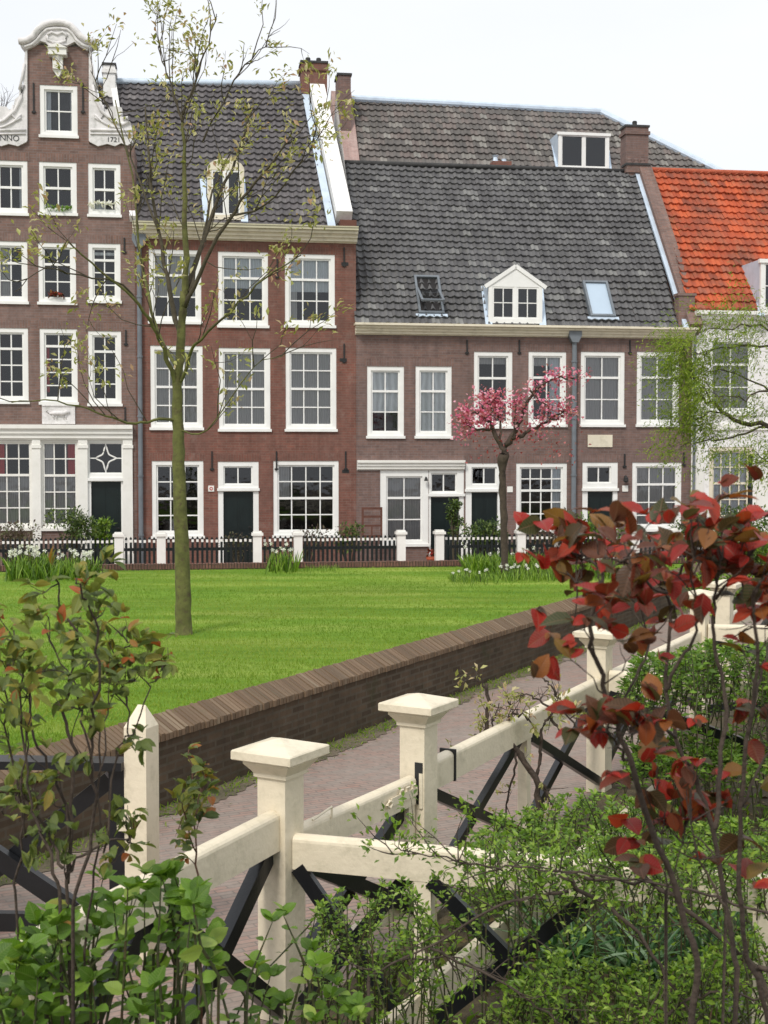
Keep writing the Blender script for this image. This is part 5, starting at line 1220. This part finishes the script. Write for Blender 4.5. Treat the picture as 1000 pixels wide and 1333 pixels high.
# left rose
ls_ = [([(95, 1340), (90, 1240), (86, 1150), (88, 1060), (70, 1010), (45, 960), (36, 900), (20, 860), (5, 830)], 0.0063, 0), ([(88, 1150), (92, 1050), (100, 980), (85, 930), (92, 870), (98, 830), (80, 790), (72, 752)], 0.0063, .1), ([(95, 1180), (120, 1080), (122, 1000), (118, 940), (128, 880), (125, 820), (112, 780), (100, 752)], 0.0056, -.1),
       ([(110, 1240), (125, 1130), (132, 1000), (130, 900), (132, 850), (118, 800), (114, 770)], 0.0042, .2), ([(78, 1160), (62, 1100), (40, 1060), (35, 1000), (28, 900), (18, 820)], 0.0056, 0), ([(82, 1130), (60, 1080), (42, 1050), (22, 1030), (5, 1060)], 0.0049, 0), ([(135, 1110), (150, 990), (172, 950), (192, 905), (205, 880), (212, 868)], 0.0035, .1), ([(168, 960), (165, 920), (160, 890), (166, 845), (168, 830)], 0.0028, .1),
       ([(20, 1160), (30, 1090), (28, 1020), (40, 950), (38, 890)], 0.0042, .1), ([(120, 1000), (108, 940), (98, 900), (75, 850), (60, 800)], 0.0035, -.2), ([(85, 1138), (120, 1102), (160, 1095), (172, 1098)], 0.0049, .05), ([(34, 1090), (15, 990), (8, 900), (12, 850)], 0.0042, .15), ([(128, 1010), (138, 940), (148, 900), (152, 870)], 0.0028, 0)]
stemplant('rose_bush', 'tall sparse rose bush with thin dark stems and olive-red young leaves at the left', 'rose bush', ls_, 3.7, 'leaf_olive', 'barkdark', .050, 1, .006, spread=.02, twn=6, twl=.11, rnd_fn=lambda p, t: random.betavariate(1.8, 2.6) + (.22 if (t - p).length < .08 else 0), rs=.005, width=.5)
# small rose shoot right of pointed post
stemplant('rose_shoot', 'single thin rose shoot with fresh leaves right of the pointed post', 'rose bush', [([(262, 1300), (258, 1180), (256, 1110), (252, 1030), (246, 975)], .005, 0), ([(256, 1110), (240, 1060), (232, 1040)], .003, 0), ([(255, 1060), (262, 1020), (270, 1010)], .003, 0)], 4.3, 'leaf_olive', 'stemred', .05, 1, .004, spread=.012, twn=4, twl=.09, rs=.004)
# bronze red rose
rr_ = [([(900, 1340), (905, 1250), (880, 1160), (850, 1080), (820, 990), (800, 930), (780, 880), (768, 830), (776, 780), (785, 739), (790, 723)], 0.0081, 0), ([(960, 1260), (945, 1180), (930, 1080), (905, 1010), (880, 960), (866, 900), (872, 821), (868, 772), (855, 731), (850, 715)], 0.0068, .1), ([(930, 1080), (938, 1000), (944, 900), (930, 830), (932, 780), (938, 723), (935, 700)], 0.0056, -.1),
       ([(1000, 1330), (975, 1250), (962, 1160), (965, 1050), (975, 940), (985, 850), (978, 789), (990, 756)], 0.0068, .1), ([(866, 900), (884, 860), (905, 830), (910, 797), (900, 756), (905, 715)], 0.0043, 0), ([(800, 930), (830, 880), (845, 840), (838, 805), (825, 780)], 0.0037, .1), ([(975, 940), (990, 880), (1005, 830), (1010, 789)], 0.0043, 0), ([(880, 960), (850, 940), (815, 950)], 0.0037, 0), ([(820, 990), (800, 960), (790, 940)], 0.0037, 0), ([(965, 1050), (990, 1000), (1010, 960)], 0.0037, 0), ([(868, 772), (890, 739), (912, 719), (925, 707)], .004, .1), ([(868, 772), (830, 752), (815, 727)], .004, -.1), ([(932, 780), (960, 748), (975, 723)], .004, .15), ([(978, 789), (965, 760), (955, 739)], .004, 0), ([(785, 739), (765, 731), (755, 723)], .004, 0), ([(776, 780), (760, 760), (745, 752)], 0.0025, 0), ([(945, 1180), (910, 1120), (900, 1060)], 0.0037, 0), ([(868, 1165), (862, 1100), (858, 1040)], 0.0025, .1), ([(866, 1160), (885, 1110), (895, 1070)], 0.0025, .1)]
stemplant('bronze_rose_bush', 'large rose bush with glossy bronze and red leaves filling the right foreground', 'rose bush', rr_, 2.75, 'leaf_red', 'barkdark', .050, 1, .003, spread=.035, twn=7, twl=.12, rs=.0045, width=.74, trip=3, start=.58, shape=LEAF_OVAL, fold=.10, droop=.30, upb=.1, ydr=.35, tsub=1, pick=.50, svar=(.45, 1.35), tup=-.05)

def leafy(name, label, cat, pxpoly_top, Y, dY, n, ls, mat, stemmat='rosestem', shape=LEAF_NEAR, width=.55, z0=.0, nst=40, whorl=5, per=8, group=None, hollow=0, upb=.35, droop=.2, zmin=.1, ymax=1340):
    """shrub under an outline: pxpoly_top = (px, top py) control points; shoots fill it"""
    xs = [p[0] for p in pxpoly_top]; cx = sum(xs) / len(xs); b0 = atY(cx, 1200, Y); root = thing(name, (b0.x, Y, 0), label, cat, group); sm = MB(); P = []; D = []
    def topy(x):
        for (x0, y0), (x1, y1) in zip(pxpoly_top, pxpoly_top[1:]):
            if x0 <= x <= x1: return y0 + (y1 - y0) * (x - x0) / (x1 - x0 + 1e-9)
        return pxpoly_top[-1][1]
    for i in range(n):
        x = random.uniform(xs[0], xs[-1]); yy = topy(x) + abs(random.gauss(0, 1)) * 22 if random.random() < .5 else random.uniform(topy(x), ymax)
        y_ = Y + random.uniform(-dY, dY); tp = atY(x, yy, y_); 
        if tp.z < zmin: tp.z = zmin + random.random() * .1
        l = random.uniform(.18, .5) * min(1, tp.z) * (.6 if ymax < 1300 else 1); st = tp + Vector((random.gauss(0, .08), random.gauss(0, .08), -l)); mid_ = (tp + st) / 2 + Vector((random.gauss(0, .03), random.gauss(0, .03), 0))
        q = [st, mid_, tp]
        if i % max(1, n // nst) == 0: q = [Vector((st.x + random.uniform(-.15, .15), y_, 0)), Vector((st.x, y_, st.z * .5))] + q
        sm.tube(q, [.0042 * (ls / .05) ** .5] * (len(q) - 1) + [.0015], 5, cap=False)
        for k in range(per):
            t = 1 - (k / per) ** 1.15 * .95; p = mid_ + (tp - mid_) * max(0, (t - .5) * 2) if t > .5 else st + (mid_ - st) * t * 2; an = k * 2.4
            for s_ in range(whorl if k == 0 else 2):
                a_ = an + s_ * (6.28 / (whorl if k == 0 else 2)); D.append((math.cos(a_), math.sin(a_), upb + (.5 if k == 0 else 0) + random.gauss(0, .2))); P.append(p + Vector([random.gauss(0, .004) for _ in range(3)]))
    sm.build('stems', stemmat, root, True); leaves('foliage', mat, root, P, D, RNG.uniform(.55, 1.15, len(P)) * ls, width, shape, .1, droop); return root

leafy('green_shrub', 'bright green broad-leaved shrub in the bottom left corner', 'shrub', [(-30, 1250), (20, 1240), (50, 1190), (120, 1185), (135, 1120), (180, 1130), (230, 1140), (262, 1175), (280, 1235)], 3.9, .4, 72, .068, 'leaf_green', width=.70, per=5)
leafy('green_shrub', 'fresh-leaved shrub in front of the foot of the nearest capped post', 'shrub', [(320, 1300), (345, 1230), (365, 1155), (380, 1200), (430, 1260), (470, 1290)], 4.3, .3, 18, .060, 'leaf_green', width=.66, per=5)
leafy('fine_leaved_shrub', 'airy small-leaved shrub growing over the dividing fence', 'shrub', [(400, 1185), (440, 1160), (480, 1150), (520, 1140), (545, 1165), (570, 1200)], 5.2, .35, 85, .032, 'leaf_small', width=.45, shape=LEAF_FAR, per=9, nst=22)
leafy('fine_leaved_shrub', 'dense small-leaved shrub hiding the middle of the dividing fence', 'shrub', [(600, 1112), (640, 1092), (700, 1075), (760, 1080), (830, 1085), (900, 1090), (960, 1095), (1010, 1090)], 5.3, .45, 190, .034, 'leaf_small', width=.5, shape=LEAF_FAR, per=9, nst=14, ymax=1160)
leafy('fine_leaved_shrub', 'dense small-leaved green shrub behind the dividing fence below the climber', 'shrub', [(590, 1105), (620, 1085), (650, 1060), (690, 1050), (720, 1040), (760, 1030), (800, 1040), (850, 1040), (900, 1060), (1000, 1070)], 7.2, .55, 420, .040, 'leaf_small', width=.5, shape=LEAF_FAR, per=9, nst=30, zmin=.3)
leafy('leafy_shrub', 'fresh green shrub beside the third fence post behind the bronze rose', 'shrub', [(812, 880), (830, 850), (870, 850), (930, 835), (1000, 840), (1040, 850)], 9.6, .5, 330, .062, 'leaf_green', width=.5, shape=LEAF_FAR, per=8, nst=40, zmin=.5)
leafy('low_shrub', 'low green ground shrub at the bottom right in front of the dividing fence', 'shrub', [(660, 1275), (740, 1235), (790, 1255), (860, 1260), (940, 1225), (1010, 1200)], 5.0, .4, 230, .034, 'leaf_small', width=.5, shape=LEAF_FAR, per=8, nst=20, zmin=.05)
# arching bare sprays of the fine-leaved shrub
sp = thing('arching_shrub', atY(880, 1333, 4.6) * 1, 'long thin arching twigs with tiny leaves crossing the bottom right', 'shrub'); sp.location.z = 0; vm = MB(); tips = []
for pts, r in (([(1005, 1190), (940, 1168), (860, 1150), (800, 1142), (740, 1136), (690, 1130), (640, 1128)], .006), ([(740, 1160), (690, 1170), (640, 1185), (560, 1230), (480, 1270)], .007), ([(560, 1235), (640, 1270), (700, 1310), (740, 1340)], .006), ([(730, 1140), (790, 1180), (840, 1230), (880, 1290), (910, 1340)], .009), ([(850, 1340), (900, 1300), (950, 1292), (1005, 1296)], .007), ([(520, 1250), (600, 1250), (680, 1290)], .004), ([(640, 1130), (600, 1120), (560, 1115), (500, 1110)], .004), ([(1003, 1262), (985, 1260), (960, 1240), (900, 1190), (866, 1160), (840, 1150), (760, 1142)], .012)):
    q = jpath(pts, 4.7, .006, random.uniform(-.2, .2)); k = len(q); vm.tube(q, [r * (1 - .5 * i / (k - 1)) for i in range(k)], 6); twigs(vm, q, 12, .22, .0028, tips, .3, .1, 1)
b_ = atY(985, 1262, 4.7); vm.tube([Vector((b_.x + .25, 4.7, 0)), Vector((b_.x + .15, 4.7, b_.z * .6)), b_], [.02, .017, .013], 7)
b2 = atY(480, 1270, 4.7); vm.tube([Vector((b2.x - .05, 4.7, 0)), Vector((b2.x, 4.7, b2.z * .5)), b2], [.012, .01, .006], 6)
vm.build('stems', 'barkdark', sp, True); P = []; D = []
for p, d in tips:
    for _ in range(5): P.append(p + Vector([random.gauss(0, .02) for _ in range(3)])); D.append(d + Vector([random.gauss(0, .7) for _ in range(3)]))
leaves('foliage', 'leaf_small', sp, P, D, RNG.uniform(.015, .032, len(P)), .5)
# strap-leaved plants under the dividing fence
for (x, y, lab) in ((735, 1215, 'tuft of long narrow bluish leaves under the dividing fence'), (830, 1225, 'second tuft of narrow leaves with a white flower to its right'), (930, 1215, 'rightmost tuft of narrow leaves below the dividing fence')):
    c_ = atZ(x, y + 40, .05); root = thing('strap_leaved_plant', (c_.x, c_.y, .015), lab, 'plant', 'tufts below the dividing fence'); n = 90
    P = np.array([(c_.x, c_.y, .01)] * n) + RNG.normal(0, .07, (n, 3)) * np.array([1, 1, 0]); leaves('leaves', 'strap', root, P, rdir(n) * .6 + np.array([0, 0, 1]), RNG.uniform(.22, .5, n), .05, ([0, .2, .45, .7, 1], [.8, 1, 1, .8, .05]), .02, .55)
# ground cover and leaf litter
n = 26000; x = RNG.uniform(-3, 9, n); y = RNG.uniform(2.6, 17, n); P = np.c_[x, y, np.full(n, .02)]
dist = (P[:, 0] - (-.5)) * .87 - (P[:, 1] - 6.26) * .5; ok = dist > .12; P = P[ok]; k = len(P) // 2
tag(leaves('ground_cover', 'leaf_small', None, P[:k], rdir(k, 1.2), RNG.uniform(.04, .12, k), .35), 'low weedy green ground cover in the garden bed', 'ground cover', kind='stuff')
tag(leaves('leaf_litter', 'litter', None, P[k:], rdir(len(P) - k) * np.array([1, 1, .2]), RNG.uniform(.03, .07, len(P) - k), .6), 'dry brown leaf litter scattered on the garden soil', 'leaf litter', kind='stuff')
# a flat stone in the bed
c_ = atZ(955, 1300, .1); m_ = MB(); random.seed(3)
o = bpy.data.meshes.new('garden_stone'); 
import bmesh
bmm = bmesh.new(); bmesh.ops.create_icosphere(bmm, subdivisions=3, radius=.16)
for v in bmm.verts: v.co = Vector((v.co.x * 1.3, v.co.y, v.co.z * .55)) * (1 + random.uniform(-.05, .05))
bmm.to_mesh(o); bmm.free(); o.materials.append(M['rock']); ob = link('garden_stone', o, None); ob.location = (c_.x, c_.y, .05); tag(ob, 'rounded grey stone lying in the bed at the bottom right', 'stone')
